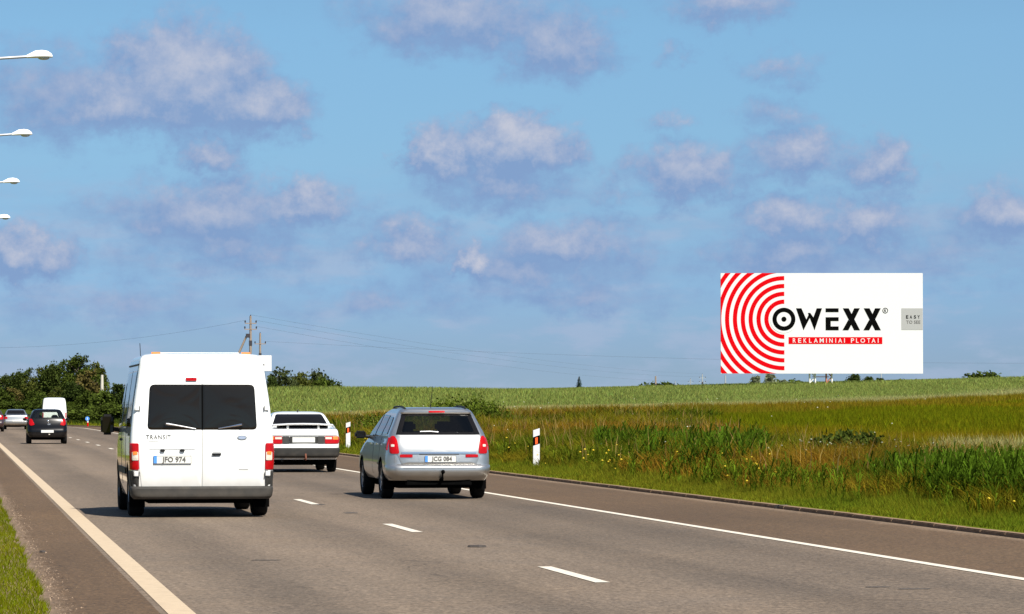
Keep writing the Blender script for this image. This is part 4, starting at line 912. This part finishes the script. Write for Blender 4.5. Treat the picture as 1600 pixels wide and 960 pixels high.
box('frame_beam', (0, .48, zb+.5), (BW*.98, .14, .18), m_steelw, bb); box('frame_beam', (0, .48, zb+BH-.6), (BW*.98, .14, .18), m_steelw, bb)

# ------------------------------------------------------------------ white van
def van():
    p = at_depth(316, 805, 114); v = empty('white_van', (p[0], p[1], 0), 'white van with twin rear doors and dark rear windows, biggest vehicle on the road', 'van')
    #            z     W     yr    yf    rr    rf   bow
    sh = Shell([(.27, .925, .06, 4.70, .10, .40, .00), (.42, .955, .03, 4.80, .09, .42, .00), (.65, .975, .02, 4.84, .085, .45, .00), (.92, .982, .025, 4.74, .08, .50, .005),
                (1.08, .978, .03, 4.45, .08, .50, .01), (1.20, .970, .038, 4.15, .08, .42, .01), (1.55, .935, .07, 3.82, .085, .36, .015), (1.88, .888, .105, 3.52, .09, .32, .02), (2.06, .862, .13, 3.30, .09, .30, .02),
                (2.16, .845, .15, 3.12, .10, .30, .02), (2.215, .815, .185, 2.98, .13, .30, .02), (2.245, .76, .26, 2.85, .2, .3, .02), (2.262, .62, .45, 2.6, .25, .3, .02)])
    body = boolean(sh.mesh('body', 4), [cyl_mesh(-1.2, 1.2, .98, .34, .41), cyl_mesh(-1.2, 1.2, 3.95, .34, .41)], 'body', m_white)
    link('body', body, None, v)
    box('roof_ridge', (0, 1.7, 2.262), (1.1, 2.2, .02), m_white, v, bev=.008)
    # doors are panels of their own, a gap apart
    for sgn in (-1, 1):
        a, b = (.006, .80); xo = [(sgn*a, .405), (sgn*.825, .405), (sgn*.855, .66), (sgn*.85, 1.2), (sgn*.815, 1.6), (sgn*.745, 2.14), (sgn*a, 2.14)]
        if sgn < 0: xo = xo[::-1]
        d = sh.patch('rear_door', round_poly(xo, .035), 'rear', .012, m_white, v, .012)
        wo_ = [(sgn*.008, 1.205), (sgn*.752, 1.205), (sgn*.718, 1.825), (sgn*.008, 1.825)]
        if sgn < 0: wo_ = wo_[::-1]
        rr_ = [.008, .06, .07, .008]; rr_ = rr_ if sgn > 0 else rr_[::-1]
        sh.patch('rear_window', round_poly(wo_, rr_), 'rear', .018, m_vanglass, d, .012, (.985, .9, .8, .68, .55, .42, .28, .14), bulge=.014)
        for zz in (1.50, .60): 
            x = .885 if zz > 1 else .895
            box('hinge', (sgn*x, sh.rear(x, zz)-.012, zz), (.075, .035, .075), m_white, d, bev=.012); box('hinge_pin', (sgn*(x-.032), sh.rear(x, zz)-.03, zz), (.014, .018, .06), m_seam, d)
        # wiper: pivot low at the outer side
        pts = [(sgn*.50, 1.285), (sgn*.35, 1.262), (sgn*.09, 1.215)] if sgn < 0 else [(.54, 1.275), (.40, 1.25), (.22, 1.22)]
        wp = tube('wiper', [(x, sh.rear(x, z)-.055+.015*i, z) for i, (x, z) in enumerate(pts)], [.018, .011, .007], m_chrome, d, 6)
        bm = bmesh.new(); bm_tube(bm, [(pts[0][0], sh.rear(*pts[0])-.01, pts[0][1]), (pts[0][0], sh.rear(*pts[0])-.065, pts[0][1])], .024, 10); link('wiper_hub', from_bm(bm, 'wiper_hub', 50), m_trim, d)
    sh.strip('door_gap', [(0, .40), (0, 1.205)], .011, 'rear', .0125, m_seamw, v); sh.strip('window_seal', [(0, 1.205), (0, 1.825)], .022, 'rear', .0165, m_ink, v); sh.strip('door_gap', [(0, 1.825), (0, 2.14)], .011, 'rear', .0125, m_seamw, v)
    # bumper and its corner pieces
    bs = Shell([(.255, .93, -.02, .45, .12, .1, 0), (.30, .965, -.05, .55, .13, .1, 0), (.40, .978, -.05, .58, .13, .1, 0), (.43, .972, -.01, .58, .12, .1, 0)]); link('bumper', bs.mesh('bumper', 3), m_bump, v)
    for sgn in (-1, 1):
        cn = Shell([(.40, .984, .0, .5, .09, .05, 0), (.58, .986, .005, .5, .085, .05, 0), (.60, .98, .01, .5, .085, .05, 0)])
        o_ = [(sgn*.865, .42), (sgn*.975, .42), (sgn*.975, .64), (sgn*.86, .64)]; sh.patch('bumper_corner', round_poly(o_ if sgn > 0 else o_[::-1], .012), 'rear', .012, m_bump, v)
        sd_ = 'right' if sgn > 0 else 'left'
        sh.patch('bumper_corner', rect(.06, .54, .42, .64, .02), sd_, .012, m_bump, v)
        lo = [(sgn*.862, .655), (sgn*.978, .655), (sgn*.976, 1.02), (sgn*.868, 1.02)]; lo = lo if sgn > 0 else lo[::-1]
        lp = sh.patch('tail_lamp', round_poly(lo, .022), 'rear', .020, m_red, v, .025)
        lm_ = [(sgn*.872, .785), (sgn*.962, .785), (sgn*.962, .90), (sgn*.874, .90)]; sh.patch('reverse_lens', round_poly(lm_ if sgn > 0 else lm_[::-1], .012), 'rear', .031, m_clear, lp)
        lm_ = [(sgn*.885, .865), (sgn*.945, .855), (sgn*.955, .905), (sgn*.89, .908)]; sh.patch('indicator_lens', round_poly(lm_ if sgn > 0 else lm_[::-1], .012), 'rear', .035, m_orange, lp)
        sh.patch('tail_lamp', rect(.055, .13, .66, 1.02, .02), sd_, .012, m_red, v)
        # side glass, rub strip, door seams
        for a, b, nm in ((.24, 1.42, 'side_window'), (1.50, 2.62, 'side_window')): sh.patch(nm, rect(a, b, 1.24, 2.02, .06), sd_, .008, m_glass, v)
        sh.patch('door_window', round_poly([(2.78, 1.24), (3.72, 1.22), (3.50, 1.84), (2.78, 1.86)], .05), sd_, .008, m_glass, v)
        sh.strip('rub_strip', [(1.45, .62), (3.45, .62)], .09, sd_, .014, m_bump, v); sh.strip('door_seam', [(2.70, .42), (2.70, 1.98)], .010, sd_, .003, m_seam, v); sh.strip('door_seam', [(1.46, .66), (1.46, 1.98)], .010, sd_, .003, m_seam, v); sh.strip('roof_gutter', [(.22, 2.10), (3.1, 2.10)], .02, sd_, .012, m_seam, v)
        box('door_handle', (sgn*(.985), 2.84, 1.05), (.03, .16, .04), m_trim, v, bev=.01)
        for y in (.98, 3.95): wheel(v, sgn*.86, y, .335, .215, sgn)
        mirror(v, sgn*1.15, 3.50, 1.26, .19, .30, sgn=sgn)
        tube('roof_marker', [(sgn*.62+a, .36, 2.258) for a in (-.06, .06)], .016, m_orange, v, 8)
        box('mud_flap', (sgn*.86, .52, .26), (.21, .02, .26), m_dark, v)
    sh.patch('windscreen', round_poly([(-.86, 1.22), (.86, 1.22), (.74, 2.0), (-.74, 2.0)], .06), 'front', .006, m_glass, v)
    for sgn in (-1, 1): sh.patch('headlight', rect(min(sgn*.58, sgn*.9), max(sgn*.58, sgn*.9), .80, 1.02, .03), 'front', .008, m_clear, v)
    sh.patch('grille', rect(-.5, .5, .75, .98, .03), 'front', .008, m_trim, v)
    sh.patch('brake_light', rect(-.225, -.075, 1.875, 1.918, .012), 'rear', .03, m_red, v)
    # recess over the plate with its two lights, handle, badge, lettering
    sh.strip('plate_ledge', [(-.72, .945), (-.10, .945)], .02, 'rear', .022, m_white, v)
    for x in (-.545, -.275): box('plate_light', (x, sh.rear(x, .925)-.03, .922), (.065, .03, .036), m_trim, v, bev=.008)
    box('door_handle', (.195, sh.rear(.2, .87)-.024, .87), (.125, .03, .045), m_trim, v, bev=.012); box('handle_bar', (.195, sh.rear(.2, .88)-.045, .882), (.12, .012, .018), m_chrome, v, bev=.004)
    bm = bmesh.new(); n = 28; y = sh.rear(.54, 1.09)-.022
    A = [bm.verts.new((.545+math.cos(2*math.pi*i/n)*.066, y, 1.095+math.sin(2*math.pi*i/n)*.030)) for i in range(n)]; B = [bm.verts.new((.545+math.cos(2*math.pi*i/n)*.072, y+.02, 1.095+math.sin(2*math.pi*i/n)*.035)) for i in range(n)]
    bm.faces.new(A)
    for i in range(n): bm.faces.new((A[i], B[i], B[(i+1) % n], A[(i+1) % n]))
    bd = link('badge', from_bm(bm, 'badge', 40), m_chrome, v); C2 = bmesh.new(); C2.faces.new([C2.verts.new((.545+math.cos(2*math.pi*i/n)*.054, y-.002, 1.095+math.sin(2*math.pi*i/n)*.021)) for i in range(n)]); link('badge_face', from_bm(C2, 'badge_face'), mat('badge_blue', (.25, .30, .40), .3), bd)
    text('badge_lettering', 'TRANSIT', .085, (-.60, sh.rear(.6, 1.1)-.0155, 1.10), m_greyink, v, .002, .92, 1.12); sh.strip('badge_strip', [(-.735, 1.05), (-.595, 1.05)], .012, 'rear', .0145, m_seamw, v)
    plate(sh, v, -.41, .795, 'JFO 974'); sh.strip('door_sticker', [(.50, .66), (.63, .66)], .016, 'rear', .0135, m_seamw, v)
    box('underbody', (0, 2.4, .27), (1.5, 4.3, .16), m_dark, v, bev=.03); tube('axle', [(-.8, .98, .33), (.8, .98, .33)], .06, m_dark, v); box('tow_bar', (0, .2, .25), (1.2, .1, .07), m_dark, v); tube('exhaust_pipe', [(-.45, .2, .24), (-.45, 1.2, .26)], .035, m_dark, v)
    tube('antenna', [(-.80, .9, 2.2), (-.82, .75, 2.40)], .005, m_trim, v, 5)
van()

# ------------------------------------------------------------------ silver estate
def cabin(sh, dz0, dz1, inset, Wk=.05):
    """hollow for the cabin: the same slices drawn in"""
    ks = [];
    for z in np.linspace(dz0, dz1, 7):
        a = sh.par(z); ks.append((z, a[0]-Wk, a[1]+inset, a[2]-inset, max(a[3]-.03, .05), max(a[4]-.04, .05), a[5]))
    return Shell(ks).mesh('cut', 2)
def seats(v, ys, xs, zseat, ztop):
    for y in ys:
        for x in xs:
            bm = bmesh.new(); bm_box(bm, (x, y, (zseat+ztop)/2-.05), (.46, .13, ztop-zseat-.1), Matrix.Rotation(0, 3, 'X'), .05); s = link('seat', from_bm(bm, 'seat', 50), m_seat, v)
            box('headrest', (x, y+.02, ztop+.07), (.26, .10, .17), m_seat, s, bev=.04)
def estate():
    p = at_depth(686.5, 783, 95); v = empty('estate_car', (p[0], p[1], 0), 'silver estate car with roof rails and a tow hook, driving by the edge line', 'car')
    sh = Shell([(.31, .80, .05, 4.38, .22, .35, .05), (.40, .845, .0, 4.46, .24, .40, .06), (.50, .868, -.01, 4.50, .24, .45, .06), (.56, .868, .01, 4.50, .22, .45, .06), (.70, .862, .03, 4.45, .2, .45, .05), (.80, .850, .045, 4.25, .17, .45, .05), (.90, .836, .07, 3.95, .16, .5, .05),
                (.99, .812, .105, 3.45, .15, .4, .05), (1.06, .797, .14, 3.2, .16, .34, .05), (1.22, .722, .24, 2.90, .14, .3, .05), (1.38, .648, .345, 2.50, .13, .28, .05), (1.44, .612, .385, 2.28, .13, .28, .05), (1.482, .565, .43, 2.05, .16, .28, .05), (1.505, .48, .55, 1.85, .2, .25, .05), (1.515, .34, .8, 1.6, .15, .2, .04)])
    wz = round_poly([(-.70, 1.07), (.70, 1.07), (.575, 1.405), (-.575, 1.405)], .05)
    hole = round_poly([(-.62, 1.10), (.62, 1.10), (.52, 1.375), (-.52, 1.375)], .05)
    body = boolean(sh.mesh('body', 4), [cyl_mesh(-1.2, 1.2, .92, .32, .37), cyl_mesh(-1.2, 1.2, 3.62, .32, .37), cabin(sh, .80, 1.45, .06), prism_mesh(hole, -.5, 5.)], 'body', m_silver)
    link('body', body, None, v)
    tg = sh.patch('tailgate', round_poly([(-.62, .575), (.62, .575), (.70, .77), (.715, 1.04), (.70, 1.062), (-.70, 1.062), (-.715, 1.04), (-.70, .77)], .02), 'rear', .012, m_silver, v)
    sh.patch('rear_window', wz, 'rear', .010, m_see, v, .012)
    for a, b, c_, d_ in (((-.70, 1.07), (.70, 1.07), (.66, 1.106), (-.66, 1.106)), ((-.595, 1.37), (.595, 1.37), (.575, 1.405), (-.575, 1.405))): sh.patch('window_border', [a, b, c_, d_], 'rear', .013, m_glass, v, .012)
    for s_ in (-1, 1):
        q = [(s_*.607, 1.09), (s_*.70, 1.07), (s_*.575, 1.405), (s_*.505, 1.385)]; sh.patch('window_border', q if s_ > 0 else q[::-1], 'rear', .0125, m_glass, v, .012)
    ws = round_poly([(-.72, 1.03), (.72, 1.03), (.55, 1.41), (-.55, 1.41)], .05); sh.patch('windscreen', ws, 'front', .006, glass_mat('windscreen_glass', (.8, .85, .82)), v, .012)
    sh.strip('chrome_strip', [(-.62, .765), (.62, .765)], .03, 'rear', .028, m_chrome, v); sh.strip('tailgate_gap', [(-.70, .575), (.70, .575)], .010, 'rear', .004, m_seam, v)
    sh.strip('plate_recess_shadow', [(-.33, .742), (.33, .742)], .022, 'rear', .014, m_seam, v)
    for s_ in (-1, 1): sh.strip('recess_edge', [(s_*.36, .745), (s_*.315, .61)], .02, 'rear', .015, m_silver, v)
    plate(sh, v, .02, .665, 'JCG 084')
    # roof spoiler lip with the brake light, bumper shelf
    sp = Shell([(1.405, .585, .33, .75, .06, .05, .05), (1.43, .59, .325, .8, .06, .05, .05), (1.458, .56, .36, .85, .08, .05, .05)]); link('roof_spoiler', sp.mesh('roof_spoiler', 2), m_silver, v)
    sp.patch('brake_light', rect(-.135, .135, 1.425, 1.457, .012), 'rear', .012, m_red, v, .02)
    bs = Shell([(.335, .80, -.0, .55, .22, .1, .06), (.40, .85, -.045, .6, .25, .1, .06), (.47, .872, -.06, .6, .25, .1, .06), (.53, .874, -.055, .6, .25, .1, .06), (.565, .868, -.02, .55, .22, .1, .06)]); link('bumper', boolean(bs.mesh('bumper', 4), [cyl_mesh(-1.2, 1.2, .92, .32, .37)], 'bumper', m_silver), None, v)
    bs.strip('bumper_crease', [(-.6, .515), (.6, .515)], .008, 'rear', .002, m_seam, v)
    for s_ in (-1, 1):
        lo = [(s_*.655, .75), (s_*.812, .75), (s_*.818, .90), (s_*.785, 1.035), (s_*.73, 1.05), (s_*.685, .98)]; lp = sh.patch('tail_lamp', round_poly(lo if s_ > 0 else lo[::-1], .035), 'rear', .022, m_red, v, .03)
        lo = [(s_*.735, .865), (s_*.79, .865), (s_*.79, .905), (s_*.735, .905)]; sh.patch('reverse_lens', round_poly(lo if s_ > 0 else lo[::-1], .012), 'rear', .027, m_clear, lp)
        lo = [(s_*.70, .82), (s_*.71, .82), (s_*.725, 1.0), (s_*.715, 1.0)]; sh.patch('lens_rib', lo if s_ > 0 else lo[::-1], 'rear', .025, m_signred, lp)
        sd_ = 'right' if s_ > 0 else 'left'; sh.patch('tail_lamp', round_poly([(.20, .80), (.34, .84), (.40, .95), (.32, 1.02), (.22, 1.01)], .02), sd_, .012, m_red, v)
        lo = [(s_*.44, .69), (s_*.65, .69), (s_*.65, .738), (s_*.44, .738)]; sh.patch('reflector', round_poly(lo if s_ > 0 else lo[::-1], .008), 'rear', .024, m_red, v)
        sh.patch('side_window', round_poly([(.50, 1.07), (1.15, 1.05), (1.15, 1.36), (.70, 1.35)], .04), sd_, .008, m_glass, v); sh.patch('side_window', round_poly([(1.22, 1.05), (2.02, 1.03), (2.02, 1.39), (1.22, 1.38)], .04), sd_, .008, m_glass, v); sh.patch('side_window', round_poly([(2.09, 1.03), (3.02, 1.02), (2.40, 1.38), (2.09, 1.39)], .04), sd_, .008, m_glass, v)
        for y in (1.19, 2.06): sh.strip('door_seam', [(y, .40), (y, 1.03)], .008, sd_, .003, m_seam, v); box('door_handle', (s_*.872, y+.16, .90), (.03, .16, .03), m_silver, v, bev=.01)
        sh.strip('rub_strip', [(1.3, .58), (3.2, .58)], .035, sd_, .008, m_silver, v)
        for y in (.92, 3.62): wheel(v, s_*.765, y, .315, .20, s_)
        mirror(v, s_*.965, 2.98, 1.045, .19, .13, sgn=s_, d=.16)
        tube('roof_rail', [(s_*.50, .50, 1.485), (s_*.51, .70, 1.515), (s_*.515, 1.2, 1.528), (s_*.515, 1.8, 1.520), (s_*.50, 2.05, 1.49)], .016, m_trim, v, 8)
        box('mud_flap', (s_*.77, .55, .24), (.18, .02, .16), m_dark, v); sh.patch('headlight', rect(min(s_*.5, s_*.78), max(s_*.5, s_*.78), .66, .80, .03), 'front', .008, m_clear, v)
    sh.patch('grille', rect(-.4, .4, .62, .74, .03), 'front', .008, m_trim, v)
    tube('tow_hook', [(.03, .2, .33), (.03, -.10, .31), (.03, -.145, .35), (.035, -.15, .44)], [.03, .026, .022, .02], m_dark, v, 8); 
    bm = bmesh.new(); bmesh.ops.create_uvsphere(bm, u_segments=12, v_segments=8, radius=.034); link('tow_ball', from_bm(bm, 'tow_ball', 60), m_dark, v, (.04, -.15, .455))
    box('underbody', (0, 2.2, .25), (1.35, 3.9, .14), m_dark, v, bev=.03); box('tow_frame', (0, .2, .27), (1.1, .3, .1), m_dark, v, bev=.02); tube('exhaust_pipe', [(.5, .12, .23), (.5, 1., .24)], .03, m_dark, v)
    tube('antenna', [(-.02, .95, 1.515), (-.03, .62, 1.86)], [.007, .004], m_trim, v, 6); tube('rear_wiper', [(.0, sh.rear(0, 1.10)-.03, 1.105), (-.14, sh.rear(.14, 1.11)-.03, 1.115), (-.30, sh.rear(.3, 1.11)-.025, 1.112)], .010, m_galv, v, 6)
    seats(v, (1.25, 2.25), (-.36, .36), .35, 1.12); box('parcel_shelf', (0, .78, .93), (1.2, .7, .03), m_seat, v); box('dashboard', (0, 3.1, .92), (1.25, .35, .14), m_seat, v, bev=.04)
    return v
estate()

# ------------------------------------------------------------------ saloons and hatchbacks
def saloon(px, py, s, label, paint, name='saloon_car', detail=True, spoiler=True, lampstyle='wide', bumper=None):
    p = at_depth(px, py, s); v = empty(name, (p[0], p[1], 0), label, 'car')
    sh = Shell([(.30, .78, .05, 4.30, .16, .35, .05), (.40, .83, .0, 4.38, .17, .4, .05), (.55, .845, -.01, 4.40, .17, .4, .05), (.68, .848, .02, 4.38, .15, .4, .05), (.82, .845, .045, 4.10, .14, .45, .05), (.90, .835, .06, 3.75, .14, .45, .05), (.97, .822, .085, 3.35, .14, .4, .05), (1.01, .80, .15, 3.15, .15, .35, .05), (1.045, .775, .55, 3.02, .2, .3, .05),
                (1.10, .745, .80, 2.88, .14, .3, .08), (1.22, .685, .98, 2.62, .13, .28, .08), (1.34, .62, 1.18, 2.30, .13, .26, .08), (1.385, .575, 1.32, 2.12, .16, .25, .06), (1.41, .48, 1.5, 1.95, .18, .2, .05), (1.42, .36, 1.6, 1.85, .1, .1, .03)])
    link('body', boolean(sh.mesh('body', 4), [cyl_mesh(-1.2, 1.2, .88, .30, .345), cyl_mesh(-1.2, 1.2, 3.48, .30, .345)], 'body', paint), None, v)
    sh.patch('rear_window', round_poly([(-.665, 1.085), (.665, 1.085), (.545, 1.36), (-.545, 1.36)], .05), 'rear', .008, m_glass, v, .012)
    sh.patch('windscreen', round_poly([(-.70, 1.05), (.70, 1.05), (.55, 1.34), (-.55, 1.34)], .05), 'front', .008, m_glass, v, .012)
    bs = Shell([(.34, .80, .0, .5, .16, .1, .05), (.40, .845, -.05, .52, .18, .1, .05), (.55, .858, -.06, .52, .18, .1, .05), (.575, .85, -.02, .5, .16, .1, .05)]); link('bumper', boolean(bs.mesh('bumper', 3), [cyl_mesh(-1.2, 1.2, .88, .30, .345)], 'bumper', bumper or m_bump), None, v)
    for s_ in (-1, 1):
        sd_ = 'right' if s_ > 0 else 'left'
        if lampstyle == 'wide': lo = [(s_*.50, .672), (s_*.825, .672), (s_*.825, .845), (s_*.50, .845)]
        else: lo = [(s_*.60, .74), (s_*.82, .74), (s_*.82, .90), (s_*.60, .90)]
        lp = sh.patch('tail_lamp', round_poly(lo if s_ > 0 else lo[::-1], .02), 'rear', .02, m_red, v)
        if lampstyle == 'wide':
            lo = [(s_*.69, .765), (s_*.822, .765), (s_*.822, .84), (s_*.69, .84)]; sh.patch('indicator_lens', round_poly(lo if s_ > 0 else lo[::-1], .01), 'rear', .024, m_orange, lp)
            lo = [(s_*.51, .775), (s_*.665, .775), (s_*.665, .825), (s_*.51, .825)]; sh.patch('reverse_lens', round_poly(lo if s_ > 0 else lo[::-1], .01), 'rear', .024, m_clear, lp)
            lo = [(s_*.335, .672), (s_*.498, .672), (s_*.498, .845), (s_*.335, .845)]; sh.patch('lamp_panel', round_poly(lo if s_ > 0 else lo[::-1], .01), 'rear', .016, m_bump, v)
        sh.patch('tail_lamp', rect(.12, .26, .69, .83, .02), sd_, .012, m_red, v)
        sh.patch('side_window', round_poly([(1.02, 1.05), (1.95, 1.04), (1.95, 1.345), (1.36, 1.33)], .04), sd_, .008, m_glass, v); sh.patch('side_window', round_poly([(2.02, 1.04), (2.86, 1.03), (2.36, 1.33), (2.02, 1.345)], .04), sd_, .008, m_glass, v)
        sh.strip('rub_strip', [(1.2, .55), (3.1, .55)], .06, sd_, .01, bumper or m_bump, v)
        for y in (.88, 3.48): wheel(v, s_*.74, y, .30, .195, s_)
        mirror(v, s_*.93, 2.85, 1.02, .18, .12, sgn=s_); sh.patch('headlight', rect(min(s_*.5, s_*.78), max(s_*.5, s_*.78), .62, .74, .03), 'front', .008, m_clear, v)
    if detail:
        sh.strip('panel_line', [(-.80, .862), (.80, .862)], .012, 'rear', .008, m_seam, v)
        box('plate_surround', (0, sh.rear(0, .76)-.012, .76), (.66, .02, .165), m_bump, v); plate(sh, v, 0, .76, '', .53, .125, False)
    if spoiler:
        bm = bmesh.new(); pts = [(-.76, .30, 1.045), (-.70, .19, 1.105), (-.35, .14, 1.125), (0, .125, 1.13), (.35, .14, 1.125), (.70, .19, 1.105), (.76, .30, 1.045)]; rows = []
        for x, y, z in pts: rows.append([bm.verts.new((x, y+a, z+b)) for a, b in ((-.06, 0), (0, .022), (.14, .012), (.14, -.02), (-.04, -.022))])
        for A, B in zip(rows, rows[1:]):
            for k in range(5): bm.faces.new((A[k], A[(k+1) % 5], B[(k+1) % 5], B[k]))
        bm.faces.new(rows[0]); bm.faces.new(rows[-1][::-1]); sp = link('rear_spoiler', from_bm(bm, 'rear_spoiler', 50), paint, v)
        for x in (-.36, .36): box('spoiler_foot', (x, .20, 1.07), (.05, .1, .10), paint, sp)
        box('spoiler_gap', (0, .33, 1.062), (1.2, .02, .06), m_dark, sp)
    else:
        plate(sh, v, 0, .62, '', .5, .11, False) if not detail else None
    box('underbody', (0, 2.1, .25), (1.35, 3.8, .16), m_dark, v, bev=.03); box('silencer', (-.25, .35, .27), (.5, .45, .14), m_dark, v, bev=.04); tube('exhaust_pipe', [(-.5, .02, .27), (-.5, .6, .27)], .032, m_dark, v)
    return v, sh
v, sh = saloon(474.5, 741, 67, 'white saloon with a boot spoiler and grey bumper, half hidden by the van', m_white)
tube('tow_hook', [(.03, .15, .33), (.04, -.1, .30), (.04, -.12, .34), (.03, -.12, .44)], .022, mat('rusty_steel', (.20, .07, .04), .8), v, 8)
box('mud_flap', (.72, .52, .2), (.2, .02, .2), m_dark, v); tube('antenna_base', [(0, 1.5, 1.415), (0, 1.44, 1.46)], .015, m_trim, v)
saloon(25, 670.5, 22.2, 'silver saloon far up the road beside the black hatchback', m_silver, 'saloon_car', False, False, 'small', m_silver)
def hatch(px, py, s, label, paint, see=True):
    p = at_depth(px, py, s); v = empty('hatchback_car', (p[0], p[1], 0), label, 'car')
    sh = Shell([(.28, .74, .05, 3.55, .2, .35, .06), (.38, .80, .0, 3.60, .22, .4, .07), (.52, .825, -.01, 3.6, .22, .4, .07), (.65, .825, .03, 3.58, .2, .4, .07), (.80, .815, .06, 3.35, .19, .4, .07), (.92, .79, .10, 3.05, .18, .38, .06), (1.02, .755, .14, 2.80, .16, .34, .06), (1.20, .675, .26, 2.48, .15, .3, .06), (1.36, .595, .38, 2.12, .15, .28, .06), (1.42, .545, .45, 1.95, .17, .25, .06), (1.45, .45, .6, 1.75, .2, .2, .05), (1.462, .3, .8, 1.5, .1, .15, .03)])
    hole = round_poly([(-.36, 1.10), (.54, 1.10), (.45, 1.33), (-.30, 1.33)], .05)
    link('body', boolean(sh.mesh('body', 4), [cyl_mesh(-1.2, 1.2, .62, .29, .34), cyl_mesh(-1.2, 1.2, 3.0, .29, .34), cabin(sh, .8, 1.39, .06), prism_mesh(hole, -.5, 5)], 'body', paint), None, v)
    sh.patch('rear_window', round_poly([(-.62, 1.07), (.62, 1.07), (.52, 1.37), (-.52, 1.37)], .08), 'rear', .008, glass_mat('hatch_glass', (.75, .8, .75)), v, .012); sh.patch('windscreen', round_poly([(-.66, 1.05), (.66, 1.05), (.52, 1.36), (-.52, 1.36)], .05), 'front', .008, glass_mat('windscreen_glass'), v, .012)
    for s_ in (-1, 1):
        sd_ = 'right' if s_ > 0 else 'left'; lo = [(s_*.52, .80), (s_*.70, .76), (s_*.775, .84), (s_*.745, 1.06), (s_*.64, 1.05)]; sh.patch('tail_lamp', round_poly(lo if s_ > 0 else lo[::-1], .05), 'rear', .022, m_red, v)
        sh.patch('side_window', round_poly([(.62, 1.07), (1.5, 1.03), (1.5, 1.36), (.9, 1.34)], .05), sd_, .008, m_glass, v); sh.patch('side_window', round_poly([(1.57, 1.03), (2.5, 1.02), (2.0, 1.34), (1.57, 1.36)], .05), sd_, .008, m_glass, v)
        for y in (.62, 3.0): wheel(v, s_*.735, y, .29, .18, s_)
        mirror(v, s_*.90, 2.45, 1.02, .16, .12, sgn=s_)
    plate(sh, v, .0, .525, '', .52, .115, False); box('blue_band', (-.235, sh.rear(.2, .525)-.031, .525), (.05, .004, .10), m_blue, v)
    bm = bmesh.new(); bmesh.ops.create_uvsphere(bm, u_segments=14, v_segments=8, radius=.045); bmesh.ops.scale(bm, vec=(1, .4, 1.2), verts=bm.verts); link('badge', from_bm(bm, 'badge', 60), m_chrome, v, (.03, sh.rear(0, .95)-.01, .95)); box('hatch_handle', (.07, sh.rear(0, .83)-.012, .825), (.12, .02, .06), m_chrome, v, bev=.008)
    box('underbody', (0, 1.8, .24), (1.3, 3.2, .14), m_dark, v, bev=.03); seats(v, (.95, 1.85), (-.34, .34), .4, 1.06); tube('roof_antenna', [(.0, .75, 1.455), (0, .6, 1.56)], .008, m_trim, v, 5); box('bumper_lamp', (.08, sh.rear(.08, .40)-.015, .40), (.06, .02, .045), m_clear, v, bev=.006)
    return v
hatch(74, 691, 37.3, 'black hatchback with round red lamps in front of the white box van', m_black)
hatch(-14, 672, 24.5, 'dark red car cut off by the photo edge', m_dkpaint)
# far white box van
p = at_depth(85, 668, 20); v = empty('box_van', (p[0], p[1], 0), 'white box van far ahead, seen above the black hatchback', 'van')
sh = Shell([(.3, .90, .05, 4.7, .1, .4, 0), (.5, .94, 0, 4.8, .1, .4, 0), (1., .95, .02, 4.6, .1, .4, 0), (1.2, .94, .04, 4.2, .1, .4, .01), (1.9, .88, .1, 3.6, .12, .3, .02), (2.2, .82, .16, 3.2, .16, .3, .02), (2.29, .72, .25, 3., .25, .3, .02), (2.32, .5, .5, 2.7, .2, .3, .02)])
link('body', boolean(sh.mesh('body', 3), [cyl_mesh(-1.2, 1.2, .95, .33, .4), cyl_mesh(-1.2, 1.2, 3.9, .33, .4)], 'body', m_white), None, v)
sh.strip('door_gap', [(0, .4), (0, 2.1)], .012, 'rear', .003, m_seamw, v)
for s_ in (-1, 1):
    lo = [(s_*.84, .75), (s_*.925, .75), (s_*.925, 1.15), (s_*.84, 1.15)]; sh.patch('tail_lamp', lo if s_ > 0 else lo[::-1], 'rear', .015, m_red, v); sh.patch('door_window', rect(2.8, 3.6, 1.25, 1.8, .05), 'right' if s_ > 0 else 'left', .008, m_glass, v)
    for y in (.95, 3.9): wheel(v, s_*.83, y, .33, .2, s_)
    mirror(v, s_*1.05, 3.5, 1.25, .17, .26, sgn=s_)
bs = Shell([(.28, .90, -.04, .5, .1, .1, 0), (.45, .94, -.05, .5, .1, .1, 0), (.48, .93, -.02, .5, .1, .1, 0)]); link('bumper', bs.mesh('bumper', 2), m_bump, v); plate(sh, v, -.3, .75, '', .52, .11, False); box('underbody', (0, 2.4, .25), (1.5, 4.2, .14), m_dark, v, bev=.03)
sh.patch('windscreen', round_poly([(-.8, 1.25), (.8, 1.25), (.7, 2.), (-.7, 2.)], .05), 'front', .006, m_glass, v)
